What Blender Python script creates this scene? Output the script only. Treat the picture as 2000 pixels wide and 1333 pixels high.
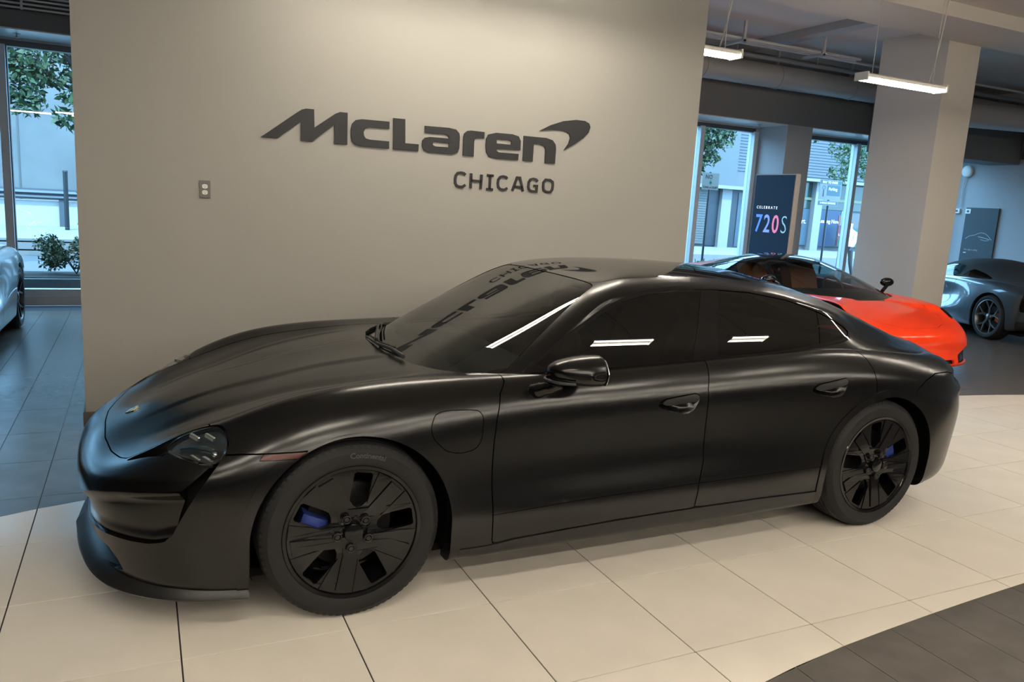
import bpy, bmesh, math, random
import numpy as np
from mathutils import Vector, Matrix
from mathutils.geometry import tessellate_polygon

for o in list(bpy.data.objects):
    bpy.data.objects.remove(o, do_unlink=True)
SC = bpy.context.scene
COL = SC.collection
random.seed(7)

# ---------------------------------------------------------------- camera
cam_d = bpy.data.cameras.new('camera'); cam = bpy.data.objects.new('camera', cam_d); COL.objects.link(cam)
cam.location = (-0.0977, -2.7629, 1.6733)
cam.rotation_euler = (1.394034, -0.0566724, -0.4385359)
cam_d.sensor_fit = 'HORIZONTAL'; cam_d.sensor_width = 36.0
cam_d.lens = 1526.86*36.0/2000.0
cam_d.clip_start = 0.05; cam_d.clip_end = 300
SC.camera = cam

# ---------------------------------------------------------------- sky, sun, exposure
world = bpy.data.worlds.new('sky'); SC.world = world; world.use_nodes = True
_n = world.node_tree.nodes; _bg = _n['Background']
_bg.inputs['Color'].default_value = (0.36, 0.66, 1.0, 1); _bg.inputs['Strength'].default_value = 11.0
sun_d = bpy.data.lights.new('sun', 'SUN'); sun_d.energy = 8.0; sun_d.color = (0.72, 0.88, 1.0); sun_d.angle = 0.02
sun = bpy.data.objects.new('sun', sun_d); COL.objects.link(sun)
sun.rotation_euler = (math.radians(34), math.radians(-12), 0)
LAMP_COLOR = (1.0, 0.90, 0.76)
LAMP_POWER = 66.0
SC.view_settings.view_transform = 'Standard'
SC.view_settings.look = 'None'
SC.view_settings.gamma = 1.0
SC.view_settings.use_curve_mapping = False
SC.view_settings.exposure = 0.33
SC.cycles.max_bounces = 8
SC.cycles.glossy_bounces = 5
SC.cycles.transparent_max_bounces = 16
SC.cycles.caustics_reflective = False
SC.cycles.caustics_refractive = False
# ---------------------------------------------------------------- materials
MATS = {}
def mat(name, color=(.5,.5,.5), rough=.5, metal=0.0, spec=.5, emit=None, estr=0.0, coat=0.0, coat_rough=.05,
        trans=0.0, ior=1.45, noise=0.0, nscale=8.0, bump=0.0, bscale=60.0, alpha=1.0):
    if name in MATS: return MATS[name]
    m = bpy.data.materials.new(name); m.use_nodes = True
    nt = m.node_tree; b = nt.nodes['Principled BSDF']
    c = (*color, 1)
    b.inputs['Base Color'].default_value = c
    b.inputs['Roughness'].default_value = rough
    b.inputs['Metallic'].default_value = metal
    b.inputs['Specular IOR Level'].default_value = spec
    b.inputs['IOR'].default_value = ior
    b.inputs['Coat Weight'].default_value = coat
    b.inputs['Coat Roughness'].default_value = coat_rough
    b.inputs['Transmission Weight'].default_value = trans
    b.inputs['Alpha'].default_value = alpha
    if emit:
        b.inputs['Emission Color'].default_value = (*emit, 1); b.inputs['Emission Strength'].default_value = estr
    if noise or bump:
        tc = nt.nodes.new('ShaderNodeTexCoord')
    if noise:
        tx = nt.nodes.new('ShaderNodeTexNoise'); tx.inputs['Scale'].default_value = nscale; tx.inputs['Detail'].default_value = 6
        nt.links.new(tc.outputs['Object'], tx.inputs['Vector'])
        mr = nt.nodes.new('ShaderNodeMapRange'); mr.inputs['To Min'].default_value = 1-noise; mr.inputs['To Max'].default_value = 1+noise
        mr.inputs['From Min'].default_value = .3; mr.inputs['From Max'].default_value = .7
        nt.links.new(tx.outputs['Fac'], mr.inputs['Value'])
        mx = nt.nodes.new('ShaderNodeVectorMath'); mx.operation = 'SCALE'; mx.inputs[0].default_value = color
        nt.links.new(mr.outputs['Result'], mx.inputs['Scale']); nt.links.new(mx.outputs['Vector'], b.inputs['Base Color'])
    if bump:
        t2 = nt.nodes.new('ShaderNodeTexNoise'); t2.inputs['Scale'].default_value = bscale; t2.inputs['Detail'].default_value = 4
        nt.links.new(tc.outputs['Object'], t2.inputs['Vector'])
        bp = nt.nodes.new('ShaderNodeBump'); bp.inputs['Strength'].default_value = bump; bp.inputs['Distance'].default_value = .01
        nt.links.new(t2.outputs['Fac'], bp.inputs['Height']); nt.links.new(bp.outputs['Normal'], b.inputs['Normal'])
    MATS[name] = m
    return m

def glass_mat(name, tint=(.8,.9,.95), opacity=.12, rough=.0, ior=1.5):
    """window pane: mostly clear, a little reflection"""
    if name in MATS: return MATS[name]
    m = bpy.data.materials.new(name); m.use_nodes = True; nt = m.node_tree
    for n in list(nt.nodes): nt.nodes.remove(n)
    out = nt.nodes.new('ShaderNodeOutputMaterial'); mx = nt.nodes.new('ShaderNodeMixShader')
    tr = nt.nodes.new('ShaderNodeBsdfTransparent'); tr.inputs['Color'].default_value = (*tint, 1)
    gl = nt.nodes.new('ShaderNodeBsdfGlossy'); gl.inputs['Roughness'].default_value = rough
    fr = nt.nodes.new('ShaderNodeFresnel'); fr.inputs['IOR'].default_value = ior
    geo = nt.nodes.new('ShaderNodeNewGeometry')
    ml = nt.nodes.new('ShaderNodeMath'); ml.operation = 'MULTIPLY_ADD'; ml.inputs[1].default_value = 1.0; ml.inputs[2].default_value = opacity*.2
    ml.use_clamp = True
    iv = nt.nodes.new('ShaderNodeMath'); iv.operation = 'SUBTRACT'; iv.inputs[0].default_value = 1.0
    m2 = nt.nodes.new('ShaderNodeMath'); m2.operation = 'MULTIPLY'
    nt.links.new(fr.outputs[0], ml.inputs[0])
    nt.links.new(geo.outputs['Backfacing'], iv.inputs[1])
    nt.links.new(ml.outputs[0], m2.inputs[0]); nt.links.new(iv.outputs[0], m2.inputs[1])
    nt.links.new(m2.outputs[0], mx.inputs['Fac'])
    nt.links.new(tr.outputs[0], mx.inputs[1]); nt.links.new(gl.outputs[0], mx.inputs[2]); nt.links.new(mx.outputs[0], out.inputs[0])
    MATS[name] = m
    return m

# ---------------------------------------------------------------- mesh building
def link(name, me, parent=None):
    o = bpy.data.objects.new(name, me); COL.objects.link(o)
    if parent is not None: o.parent = parent
    return o

def tag(o, label=None, cat=None, group=None, kind=None):
    if label: o['label'] = label
    if cat: o['category'] = cat
    if group: o['group'] = group
    if kind: o['kind'] = kind
    return o

def empty(name, loc=(0,0,0), rz=0.0, parent=None):
    o = bpy.data.objects.new(name, None); COL.objects.link(o); o.location = loc; o.rotation_euler = (0,0,rz)
    o.empty_display_size = .1
    if parent is not None: o.parent = parent
    return o

class MB:
    """collects shapes and links them as one mesh object"""
    def __init__(self): self.v = []; self.f = []; self.sm = []
    def add(self, vs, fs, smooth=False):
        b = len(self.v); self.v += [tuple(map(float, p)) for p in vs]
        self.f += [tuple(b+i for i in f) for f in fs]; self.sm += [smooth]*len(fs); return self
    def box(self, x0, x1, y0, y1, z0, z1):
        vs = [(x,y,z) for z in (z0,z1) for y in (y0,y1) for x in (x0,x1)]
        return self.add(vs, [(0,2,3,1),(4,5,7,6),(0,1,5,4),(2,6,7,3),(0,4,6,2),(1,3,7,5)])
    def bbox(self, x0, x1, y0, y1, z0, z1, r=.01):
        """box with chamfered edges"""
        bm = bmesh.new(); bmesh.ops.create_cube(bm, size=1)
        for v in bm.verts: v.co = Vector(((x0+x1)/2+v.co.x*(x1-x0), (y0+y1)/2+v.co.y*(y1-y0), (z0+z1)/2+v.co.z*(z1-z0)))
        bmesh.ops.bevel(bm, geom=bm.edges[:], offset=r, segments=2, affect='EDGES', profile=.7)
        bm.verts.index_update()
        self.add([v.co[:] for v in bm.verts], [[v.index for v in f.verts] for f in bm.faces]); bm.free(); return self
    def prism(self, poly, a, b, fn, holes=()):
        """polygon (with holes) extruded between a and b; fn(u, v, t) -> point"""
        loops = [list(map(tuple, poly))]+[list(map(tuple, h)) for h in holes]
        flat = [p for l in loops for p in l]; n = len(flat)
        if holes or len(poly) > 4:
            tris = tessellate_polygon([[Vector((p[0], p[1], 0)) for p in l] for l in loops])
        else: tris = [tuple(range(len(poly)))]
        def area(t): return sum(flat[t[i]][0]*flat[t[(i+1)%len(t)]][1]-flat[t[(i+1)%len(t)]][0]*flat[t[i]][1] for i in range(len(t)))
        tris = [tuple(t) if area(t) > 0 else tuple(reversed(t)) for t in tris]
        vs = [fn(u, v, a) for u, v in flat]+[fn(u, v, b) for u, v in flat]
        A, B, Cc = Vector(vs[tris[0][0]]), Vector(vs[tris[0][1]]), Vector(vs[tris[0][2]])
        nrm = (B-A).cross(Cc-A); dirn = Vector(fn(0,0,b))-Vector(fn(0,0,a))
        up = nrm.dot(dirn) > 0
        fs = []
        for t in tris:
            t2 = tuple(i+n for i in t)
            fs += [tuple(reversed(t)), t2] if up else [t, tuple(reversed(t2))]
        k = 0
        for li, l in enumerate(loops):
            m = len(l); ar = sum(l[i][0]*l[(i+1)%m][1]-l[(i+1)%m][0]*l[i][1] for i in range(m))
            ccw = (ar > 0) != (li > 0)
            for i in range(m):
                q = (k+i, k+(i+1)%m, k+(i+1)%m+n, k+i+n)
                fs.append(q if (ccw == up) else tuple(reversed(q)))
            k += m
        return self.add(vs, fs)
    def tube(self, path, r, n=8, cap=True, smooth=True):
        P = [Vector(p) for p in path]; R = r if hasattr(r, '__len__') else [r]*len(P)
        vs = []; fs = []; up = None
        for i, p in enumerate(P):
            t = (P[min(i+1, len(P)-1)]-P[max(i-1, 0)])
            t = t.normalized() if t.length > 1e-9 else Vector((0,0,1))
            if up is None: up = Vector((0,0,1)) if abs(t.z) < .9 else Vector((1,0,0))
            s = t.cross(up).normalized(); up = s.cross(t).normalized()
            for k in range(n):
                a = 2*math.pi*k/n
                vs.append(p+(s*math.cos(a)+up*math.sin(a))*R[i])
        for i in range(len(P)-1):
            for k in range(n):
                fs.append((i*n+k, i*n+(k+1)%n, (i+1)*n+(k+1)%n, (i+1)*n+k))
        self.add(vs, [tuple(reversed(f)) for f in fs], smooth)
        if cap:
            self.add([vs[k] for k in range(n)], [tuple(range(n))]); self.add([vs[-n+k] for k in range(n)], [tuple(reversed(range(n)))])
        return self
    def lathe(self, prof, n, fn, smooth=True, closed=False, a0=0.0, a1=2*math.pi):
        """profile [(r, h)] turned round an axis; fn(cx, cy, h) -> point"""
        m = len(prof); full = abs(a1-a0-2*math.pi) < 1e-6; N = n if full else n+1
        vs = [fn(r*math.cos(a0+(a1-a0)*k/n), r*math.sin(a0+(a1-a0)*k/n), h) for k in range(N) for r, h in prof]
        fs = []
        for k in range(n):
            k2 = (k+1) % N
            for j in range(m if closed else m-1):
                j2 = (j+1) % m
                fs.append((k*m+j, k2*m+j, k2*m+j2, k*m+j2))
        return self.add(vs, fs, smooth)
    def sphere(self, c, rx, ry=None, rz=None, n=12, m=8):
        ry = ry or rx; rz = rz or rx
        vs = [(c[0]+rx*math.sin(math.pi*j/m)*math.cos(2*math.pi*k/n), c[1]+ry*math.sin(math.pi*j/m)*math.sin(2*math.pi*k/n), c[2]+rz*math.cos(math.pi*j/m)) for j in range(m+1) for k in range(n)]
        fs = [(j*n+k, (j+1)*n+k, (j+1)*n+(k+1)%n, j*n+(k+1)%n) for j in range(m) for k in range(n)]
        return self.add(vs, fs, True)
    def build(self, name, material, parent=None, auto=None):
        me = bpy.data.meshes.new(name); me.from_pydata(self.v, [], self.f); me.validate()
        if len(me.polygons) == len(self.sm): me.polygons.foreach_set('use_smooth', self.sm)
        me.materials.append(material); me.update()
        o = link(name, me, parent)
        if auto is not None:
            me.polygons.foreach_set('use_smooth', [True]*len(me.polygons)); me.set_sharp_from_angle(angle=math.radians(auto))
        return o

def box(name, b, m, parent=None, r=0.0):
    q = MB(); (q.bbox(*b, r) if r else q.box(*b)); return q.build(name, m, parent)

def struct(o): o['kind'] = 'structure'; return o

def copy_tree(o, parent=None):
    c = o.copy(); COL.objects.link(c)
    if parent is not None: c.parent = parent
    for ch in list(o.children): copy_tree(ch, c)
    return c
# ---------------------------------------------------------------- surface maths (numpy)
def _basis(t):
    return np.stack([(1-t)**3, 3*t**3-6*t**2+4, -3*t**3+3*t**2+3*t+1, t**3], -1)/6.0

def bspline_grid(net, su, sv, mir_u0=False, mir_v1=False, mir_u1=False, relax=0.8):
    """net [U,V,3] in car space (x, w, z) -> dense points and normals of the cubic surface"""
    net = np.array(net, float)
    def pad(n):
        U, V, _ = n.shape
        flip = np.array([1, -1, 1.0])
        a = n[1]*flip if mir_u0 else 2*n[0]-n[1]
        b = n[-2]*flip if mir_u1 else 2*n[-1]-n[-2]
        n = np.concatenate([a[None], n, b[None]], 0)
        c = 2*n[:, 0]-n[:, 1]
        d = n[:, -2]*flip if mir_v1 else 2*n[:, -1]-n[:, -2]
        return np.concatenate([c[:, None], n, d[:, None]], 1)
    def ev(n, su, sv):
        p = pad(n); U, V, _ = n.shape
        def mat(N, s):
            M = np.zeros(((N-1)*s+1, N+2))
            for i in range((N-1)*s+1):
                k = min(i//s, N-2); t = i/s-k
                M[i, k:k+4] = _basis(np.array(t))
            return M
        return np.einsum('ia,jb,abk->ijk', mat(U, su), mat(V, sv), p)
    ctrl = net.copy()
    for _ in range(2):                       # pull the surface back towards the given points
        ctrl = ctrl + relax*(net-ev(ctrl, 1, 1))
        if mir_u0: ctrl[0, :, 1] = net[0, :, 1]
        if mir_v1: ctrl[:, -1, 1] = net[:, -1, 1]
    S = ev(ctrl, su, sv)
    du = np.gradient(S, axis=0); dv = np.gradient(S, axis=1)
    n = -np.cross(du, dv)
    L = np.linalg.norm(n, axis=-1, keepdims=True); n = n/np.maximum(L, 1e-9)
    return S, n

def grid_tris(S, N, su, sv, srow=4.5):
    U, V, _ = S.shape
    idx = np.arange(U*V).reshape(U, V)
    a, b, c, d = idx[:-1, :-1], idx[1:, :-1], idx[1:, 1:], idx[:-1, 1:]
    t = np.concatenate([np.stack([a, b, c], -1).reshape(-1, 3), np.stack([a, c, d], -1).reshape(-1, 3)])
    uu, vv = np.meshgrid(np.arange(U)/su, np.arange(V)/sv, indexing='ij')
    row = S[:, int(srow*sv)]; ss = np.concatenate([[0], np.cumsum(np.linalg.norm(np.diff(row[:, :2], axis=0), axis=1))])
    a = np.stack([uu, vv, np.repeat(ss[:, None], V, 1)], -1).reshape(-1, 3)
    N = N.copy(); mid = np.abs(S[..., 1]) < 1e-6; N[mid, 1] = 0; N /= np.maximum(np.linalg.norm(N, axis=-1, keepdims=True), 1e-9)
    return dict(v=S.reshape(-1, 3).copy(), n=N.reshape(-1, 3).copy(), t=t, a=a)

def clip(m, f):
    """keep the part of triangle mesh m where the per-vertex field f > 0"""
    v, n, t = m['v'], m['n'], m['t']
    pos = f > 0
    k = pos[t].sum(1)
    out = [t[k == 3]]
    at = m['a']
    V = [v]; Nn = [n]; base = len(v); cache = {}
    newv = []; newn = []; newa = []
    def cut(i, j):
        key = (i, j) if i < j else (j, i)
        if key in cache: return cache[key]
        a = f[i]/(f[i]-f[j]); a = min(max(a, 0.0), 1.0)
        newv.append(v[i]+(v[j]-v[i])*a); nn = n[i]+(n[j]-n[i])*a
        newn.append(nn/max(np.linalg.norm(nn), 1e-9)); newa.append(at[i]+(at[j]-at[i])*a)
        cache[key] = base+len(newv)-1
        return cache[key]
    extra = []
    for tri in t[(k == 1) | (k == 2)]:
        p = pos[tri]
        if p.sum() == 1:
            i = int(np.argmax(p)); A, B, C = tri[i], tri[(i+1) % 3], tri[(i+2) % 3]
            extra.append((A, cut(A, B), cut(A, C)))
        else:
            i = int(np.argmin(p)); A, B, C = tri[i], tri[(i+1) % 3], tri[(i+2) % 3]
            ab, ac = cut(A, B), cut(A, C)
            extra.append((ab, B, C)); extra.append((ab, C, ac))
    if extra: out.append(np.array(extra, int))
    A = [at]
    if newv: V.append(np.array(newv)); Nn.append(np.array(newn)); A.append(np.array(newa))
    T = np.concatenate(out); V = np.concatenate(V); Nn = np.concatenate(Nn); A = np.concatenate(A)
    if len(T) == 0: return dict(v=np.zeros((0, 3)), n=np.zeros((0, 3)), t=np.zeros((0, 3), int), a=np.zeros((0, at.shape[1])))
    e1 = V[T[:, 1]]-V[T[:, 0]]; e2 = V[T[:, 2]]-V[T[:, 0]]
    T = T[np.linalg.norm(np.cross(e1, e2), axis=1) > 1e-11]
    used = np.unique(T); remap = -np.ones(len(V), int); remap[used] = np.arange(len(used))
    return dict(v=V[used], n=Nn[used], t=remap[T], a=A[used])

def smooth_poly(pts, n=8, closed=True):
    """Catmull-Rom through pts"""
    P = np.array(pts, float); N = len(P); out = []
    R = range(N) if closed else range(N-1)
    for i in R:
        if closed: p0, p1, p2, p3 = P[i-1], P[i], P[(i+1) % N], P[(i+2) % N]
        else: p0, p1, p2, p3 = P[max(i-1, 0)], P[i], P[i+1], P[min(i+2, N-1)]
        for k in range(n):
            t = k/n
            out.append(0.5*((2*p1)+(p2-p0)*t+(2*p0-5*p1+4*p2-p3)*t*t+(3*p1-p0-3*p2+p3)*t**3))
    if not closed: out.append(P[-1])
    return np.array(out)

def round_poly(pts, r, n=5):
    """polygon with rounded corners; r a number or a list"""
    P = [np.array(p, float) for p in pts]; N = len(P); out = []
    for i in range(N):
        rr = r[i] if hasattr(r, '__len__') else r
        a, b, c = P[i-1], P[i], P[(i+1) % N]
        if rr <= 0: out.append(b); continue
        la = np.linalg.norm(a-b); lc = np.linalg.norm(c-b)
        d = min(rr, la*.48, lc*.48)
        s = b+(a-b)/la*d; e = b+(c-b)/lc*d
        for k in range(n+1):
            t = k/n
            out.append((1-t)**2*s+2*t*(1-t)*b+t*t*e)
    return np.array(out)

def sdf(poly, q):
    """signed distance of points q[n,2] to a closed polygon, positive inside"""
    P = np.array(poly, float); Q = np.roll(P, -1, 0)
    best = np.full(len(q), 1e9); inside = np.zeros(len(q), bool)
    for a, b in zip(P, Q):
        e = b-a; L = max((e*e).sum(), 1e-12)
        t = np.clip(((q-a)@e)/L, 0, 1)
        d = np.linalg.norm(q-a-t[:, None]*e, axis=1)
        best = np.minimum(best, d)
        c = (a[1] <= q[:, 1]) != (b[1] <= q[:, 1])
        with np.errstate(divide='ignore', invalid='ignore'):
            xi = a[0]+(q[:, 1]-a[1])*(b[0]-a[0])/(b[1]-a[1])
        inside ^= c & (q[:, 0] < xi)
    return np.where(inside, best, -best)

def boundary_loops(t):
    from collections import defaultdict
    cnt = defaultdict(int)
    for a, b, c in t:
        for i, j in ((a, b), (b, c), (c, a)): cnt[(i, j)] += 1
    return [(i, j) for (i, j) in cnt if (j, i) not in cnt]
# ---------------------------------------------------------------- room materials
M_WALL = mat('grey_wall_paint', (.31,.30,.275), .62, bump=.03, bscale=180)
M_WALL2 = mat('grey_wall_paint_far', (.36,.37,.38), .7)
M_DARK = mat('dark_grey_bulkhead', (.16,.165,.17), .7)
M_CEIL = mat('ceiling_paint', (.62,.60,.58), .8)
M_BEAM = mat('beam_paint', (.60,.57,.52), .7)
M_FRAME = mat('window_frame_aluminium', (.52,.56,.58), .45, .1)
M_FRAMED = mat('window_frame_dark', (.07,.08,.09), .4)
M_BASE = mat('baseboard_brown', (.10,.085,.075), .5)
M_GROUT = mat('dark_grout', (.035,.03,.035), .9)
M_TILEW = mat('white_porcelain_tile', (.86,.795,.69), .145, spec=.45, noise=.04, nscale=3.0)
M_TILEG = mat('grey_slate_tile', (.118,.107,.096), .25, spec=.5, noise=.13, nscale=5.0, bump=.015, bscale=40)
M_STEEL = mat('galvanised_steel', (.42,.41,.40), .45, .5)
M_PIPE = mat('painted_pipe', (.40,.41,.42), .5)
M_WHITE = mat('white_plastic', (.75,.74,.70), .45)
M_BLACK = mat('black_plastic', (.012,.012,.013), .45)
M_PANE = glass_mat('window_pane_glass', (.86,.95,.97))

CEIL = 4.41; XW0, XW1, YB, YF = -6.5, 16.0, -9.0, 8.9

# ---------------------------------------------------------------- floor: every tile a piece
T = 0.602
F_FRONT = [(-9,-5.0),(-3,-2.75),(-1,-1.72),(0,-1.33),(1,-1.05),(1.91,-.85),(2.4,-.775),(3.0,-.72),(3.7,-.675),(5,-.62),(8,-.60),(12,-.75),(20,-1.4)]
F_BACK = [(-9,-2.6),(-4,.25),(-2,1.12),(-.75,1.56),(-.41,1.68),(1.5,2.14),(4,2.42),(6,2.37),(7.33,2.23),(8.15,2.08),(10,1.60),(14,.2),(20,-3)]
def f_front(x): return float(np.interp(x, *zip(*F_FRONT_S)))
def f_back(x): return float(np.interp(x, *zip(*F_BACK_S)))
F_FRONT_S = [tuple(p) for p in smooth_poly(F_FRONT, 10, False)]
F_BACK_S = [tuple(p) for p in smooth_poly(F_BACK, 10, False)]

def cut_poly(poly, f):
    """clip polygon to f(p) >= 0"""
    out = []
    for i, a in enumerate(poly):
        b = poly[(i+1) % len(poly)]; fa, fb = f(a), f(b)
        if fa >= 0: out.append(a)
        if (fa >= 0) != (fb >= 0):
            t = fa/(fa-fb); out.append((a[0]+(b[0]-a[0])*t, a[1]+(b[1]-a[1])*t))
    return out
def densify(poly, n=6):
    out = []
    for i, a in enumerate(poly):
        b = poly[(i+1) % len(poly)]
        out += [(a[0]+(b[0]-a[0])*k/n, a[1]+(b[1]-a[1])*k/n) for k in range(n)]
    return out

floor = box('floor', (XW0, XW1, YB, YF, -.12, -.004), M_GROUT); struct(floor)
def tile_mesh(name, poly, m):
    q = MB(); q.prism(poly, -.006, 0.0, lambda u, v, t: (u, v, t)); me = bpy.data.meshes.new(name)
    me.from_pydata(q.v, [], q.f); me.materials.append(m); return me
G2 = .0029
_fullw = tile_mesh('white_floor_tile', [(G2,G2),(T-G2,G2),(T-G2,T-G2),(G2,T-G2)], M_TILEW)
_fullg = tile_mesh('grey_floor_tile', [(G2*.6,G2*.6),(T/2-G2*.6,G2*.6),(T/2-G2*.6,T-G2*.6),(G2*.6,T-G2*.6)], M_TILEG)
_camp = np.array(cam.location); _cm = cam.rotation_euler.to_matrix()
def in_view(x, y, z=0, m=60):
    c = _cm.transposed() @ (Vector((x, y, z))-cam.location)
    if c.z > -.2: return False
    u = 1000+1526.86*c.x/-c.z; v = 666.5-1526.86*c.y/-c.z
    return -m < u < 2000+m and -m < v < 1333+m
rest_w, rest_g = MB(), MB()
cand = []
for j in range(int(YB/T), int(YF/T)+1):
    for i in range(int(XW0/T)-1, int(XW1/T)+1):
        x0, y0 = i*T, j*T
        if y0+T > YF or y0 < YB or x0 < XW0 or x0+T > XW1: continue
        cand.append((math.hypot(x0+T/2-_camp[0], y0+T/2-_camp[1]), i, j))
cand.sort(); n_g = n_w = 0
for d, i, j in cand:
    x0, y0 = i*T, j*T
    near = any(in_view(x0+a*T, y0+b*T) for a in (0, .5, 1) for b in (0, .5, 1))
    sq = densify([(x0,y0),(x0+T,y0),(x0+T,y0+T),(x0,y0+T)], 8)
    w = cut_poly(cut_poly(sq, lambda p: p[1]-f_front(p[0])), lambda p: f_back(p[0])-p[1])
    def emit(poly, m, full, ox, oy, kind):
        global n_g, n_w
        cx = np.mean([p[0] for p in poly]); cy = np.mean([p[1] for p in poly])
        hid = (-.46 < cx < 4.44 and cy > 3.3)
        cnt = n_w if kind == 'w' else n_g
        if near and not hid and cnt < (150 if kind == 'w' else 300) and d < 14:
            me = full if full else tile_mesh(m.name, poly, m)
            o = link('white_floor_tile' if kind == 'w' else 'grey_floor_tile', me, floor); o.location = (ox, oy, 0) if full else (0, 0, 0)
            if kind == 'w': n_w += 1
            else: n_g += 1
        else:
            (rest_w if kind == 'w' else rest_g).prism(poly, -.006, 0.0, lambda u, v, t: (u, v, t))
    def inset(x0, y0, sx, sy, g): return densify([(x0+g,y0+g),(x0+sx-g,y0+g),(x0+sx-g,y0+sy-g),(x0+g,y0+sy-g)], 8)
    full_w = len(w) == len(sq) and all(abs(a[0]-b[0])+abs(a[1]-b[1]) < 1e-9 for a, b in zip(w, sq))
    if full_w: emit(sq, M_TILEW, _fullw if near else None, x0, y0, 'w'); continue
    if len(w) >= 3:
        pw = cut_poly(cut_poly(inset(x0,y0,T,T,G2), lambda p: p[1]-f_front(p[0])), lambda p: f_back(p[0])-p[1])
        if len(pw) >= 3: emit(pw, M_TILEW, None, 0, 0, 'w')
    for h in (0, 1):
        sqg = inset(x0+h*T/2, y0, T/2, T, G2*.6)
        parts = [sqg] if len(w) < 3 else [cut_poly(sqg, lambda p: f_front(p[0])-.002-p[1]), cut_poly(sqg, lambda p: p[1]-f_back(p[0])-.002)]
        for pg in parts:
            if len(pg) >= 3:
                fullg = len(w) < 3
                emit(pg if not fullg else [(x0+h*T/2,y0),(x0+h*T/2+T/2,y0),(x0+h*T/2+T/2,y0+T),(x0+h*T/2,y0+T)], M_TILEG, _fullg if (fullg and near) else None, x0+h*T/2, y0, 'g')
for q, nm, m in ((rest_w, 'white_tile_field', M_TILEW), (rest_g, 'grey_tile_field', M_TILEG)):
    if q.v: o = q.build(nm, m, floor); o['kind'] = 'stuff'

# ---------------------------------------------------------------- shell
struct(box('ceiling', (XW0, XW1, YB, YF+.3, CEIL, CEIL+.25), M_CEIL))
wall_sign = struct(box('wall_center', (-.46, 4.44, 3.098, 3.30, 0, CEIL), M_WALL))
struct(box('baseboard_center', (-.475, 4.455, 3.085, 3.315, 0, .10), M_BASE))
M_FARDARK = mat('dark_showroom_wall', (.022,.022,.024), .7)
struct(box('wall_near', (XW0-.2, XW1, YB-.2, YB, 0, CEIL), M_FARDARK))
struct(box('wall_left', (XW0-.2, XW0, YB, YF+.2, 0, CEIL), M_FARDARK))
struct(box('wall_right', (XW1, XW1+.2, YB, YF+.3, 0, CEIL), M_WALL2))
# facade: sill, header, bulkhead with soffit
wb = box('wall_back', (XW0, XW1, YF, YF+.2, 0, .12), M_FRAME); struct(wb)
box('header', (XW0, XW1, YF, YF+.2, 3.26, CEIL), M_WALL2, wb)
box('bulkhead', (XW0, XW1, 8.2, YF, 3.30, CEIL), M_DARK, wb)
box('soffit', (XW0, XW1, 8.205, YF-.002, 3.285, 3.30), mat('satin_white_soffit', (.66,.66,.65), .28), wb)
# window bays
def bay(n, xs, m_glass=M_PANE):
    w = empty('window_%d' % n, (0, 0, 0)); w['kind'] = 'structure'
    x0, x1 = xs[0], xs[-1]
    box('window_frame', (x0, x1, YF+.02, YF+.14, .12, .21), M_FRAME, w)
    box('window_frame', (x0, x1, YF+.02, YF+.14, 3.19, 3.27), M_FRAMED, w)
    for x in xs:
        box('mullion', (x-.045, x+.045, YF-.02, YF+.14, .12, 3.2), M_FRAME, w)
        box('mullion_gasket', (x+.045, x+.06, YF+.03, YF+.10, .21, 3.19), M_FRAMED, w)
    for a, b in zip(xs[:-1], xs[1:]):
        box('pane', (a+.045, b-.045, YF+.055, YF+.067, .2, 3.2), m_glass, w)
    return w
bay(1, [-6.4, -5.47, -4.17, -2.87, -1.57, -.27, .5])
bay(2, [4.6, 5.9, 7.2, 8.5-.05, 9.06, 10.30])
bay(3, [11.06, 12.97, 14.2, 15.9])
q = box('wall_pier', (10.38, 10.98, 8.2, YF+.25, 0, 3.30), M_WALL2); struct(q)
q = box('wall_pier', (.5, 4.6, 8.6, YF+.25, 0, 3.30), M_WALL2); struct(q)
# free-standing column and the beam over it
struct(box('column', (10.23, 10.91, 5.13, 6.26, 0, CEIL), M_BEAM))
struct(box('beam', (XW0, XW1, 4.25, 5.12, 4.24, CEIL), M_BEAM))
struct(box('beam', (8.78, 9.02, 5.12, 8.2, 4.30, CEIL), mat('grey_beam', (.36,.37,.38), .6)))
# ---------------------------------------------------------------- hanging linear lamps
M_TUBE = mat('lamp_tube', (1,1,1), .5, emit=LAMP_COLOR, estr=LAMP_POWER)
M_CABLE = mat('lamp_cable', (.55,.54,.50), .5)
def lamp(x0, x1, y, z, label):
    L = empty('hanging_lamp', ((x0+x1)/2, y, z)); tag(L, label, 'lamp', 'hanging linear lamps')
    h = (x1-x0)/2
    q = MB(); q.prism([(-.075,.0),(-.085,.03),(-.04,.05),(.04,.05),(.085,.03),(.075,.0)], -h, h, lambda u, v, t: (t, u, v)); q.build('housing', M_WHITE, L)
    for s in (-1, 1): q = MB(); q.bbox(s*h-.012, s*h+.012, -.09, .09, -.032, .055, .004); q.build('end_cap', M_WHITE, L)
    for s in (-1, 1):
        q = MB(); q.tube([(-h+.015, s*.058, -.014), (h-.015, s*.058, -.014)], .0145, 10); q.build('tube', M_TUBE, L)
    for s in (-1, 1):
        q = MB(); q.tube([(s*(h-.15), 0, .05), (s*(h-.15), 0, CEIL-z)], .004, 6); q.build('suspension_wire', M_CABLE, L)
    q = MB(); q.tube(smooth_poly([(h-.22, 0, .05), (h-.15, .02, .25), (h-.10, .01, .6), (h-.06, 0, CEIL-z)], 5, False), .008, 6); q.build('power_cord', M_CABLE, L)
    return L
lamp(7.05, 8.33, 3.7, 3.22, 'white tube lamp hanging on cords in front of the square column')
lamp(4.06, 5.30, 3.7, 3.22, 'white tube lamp with only its end showing past the wall edge')
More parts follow.
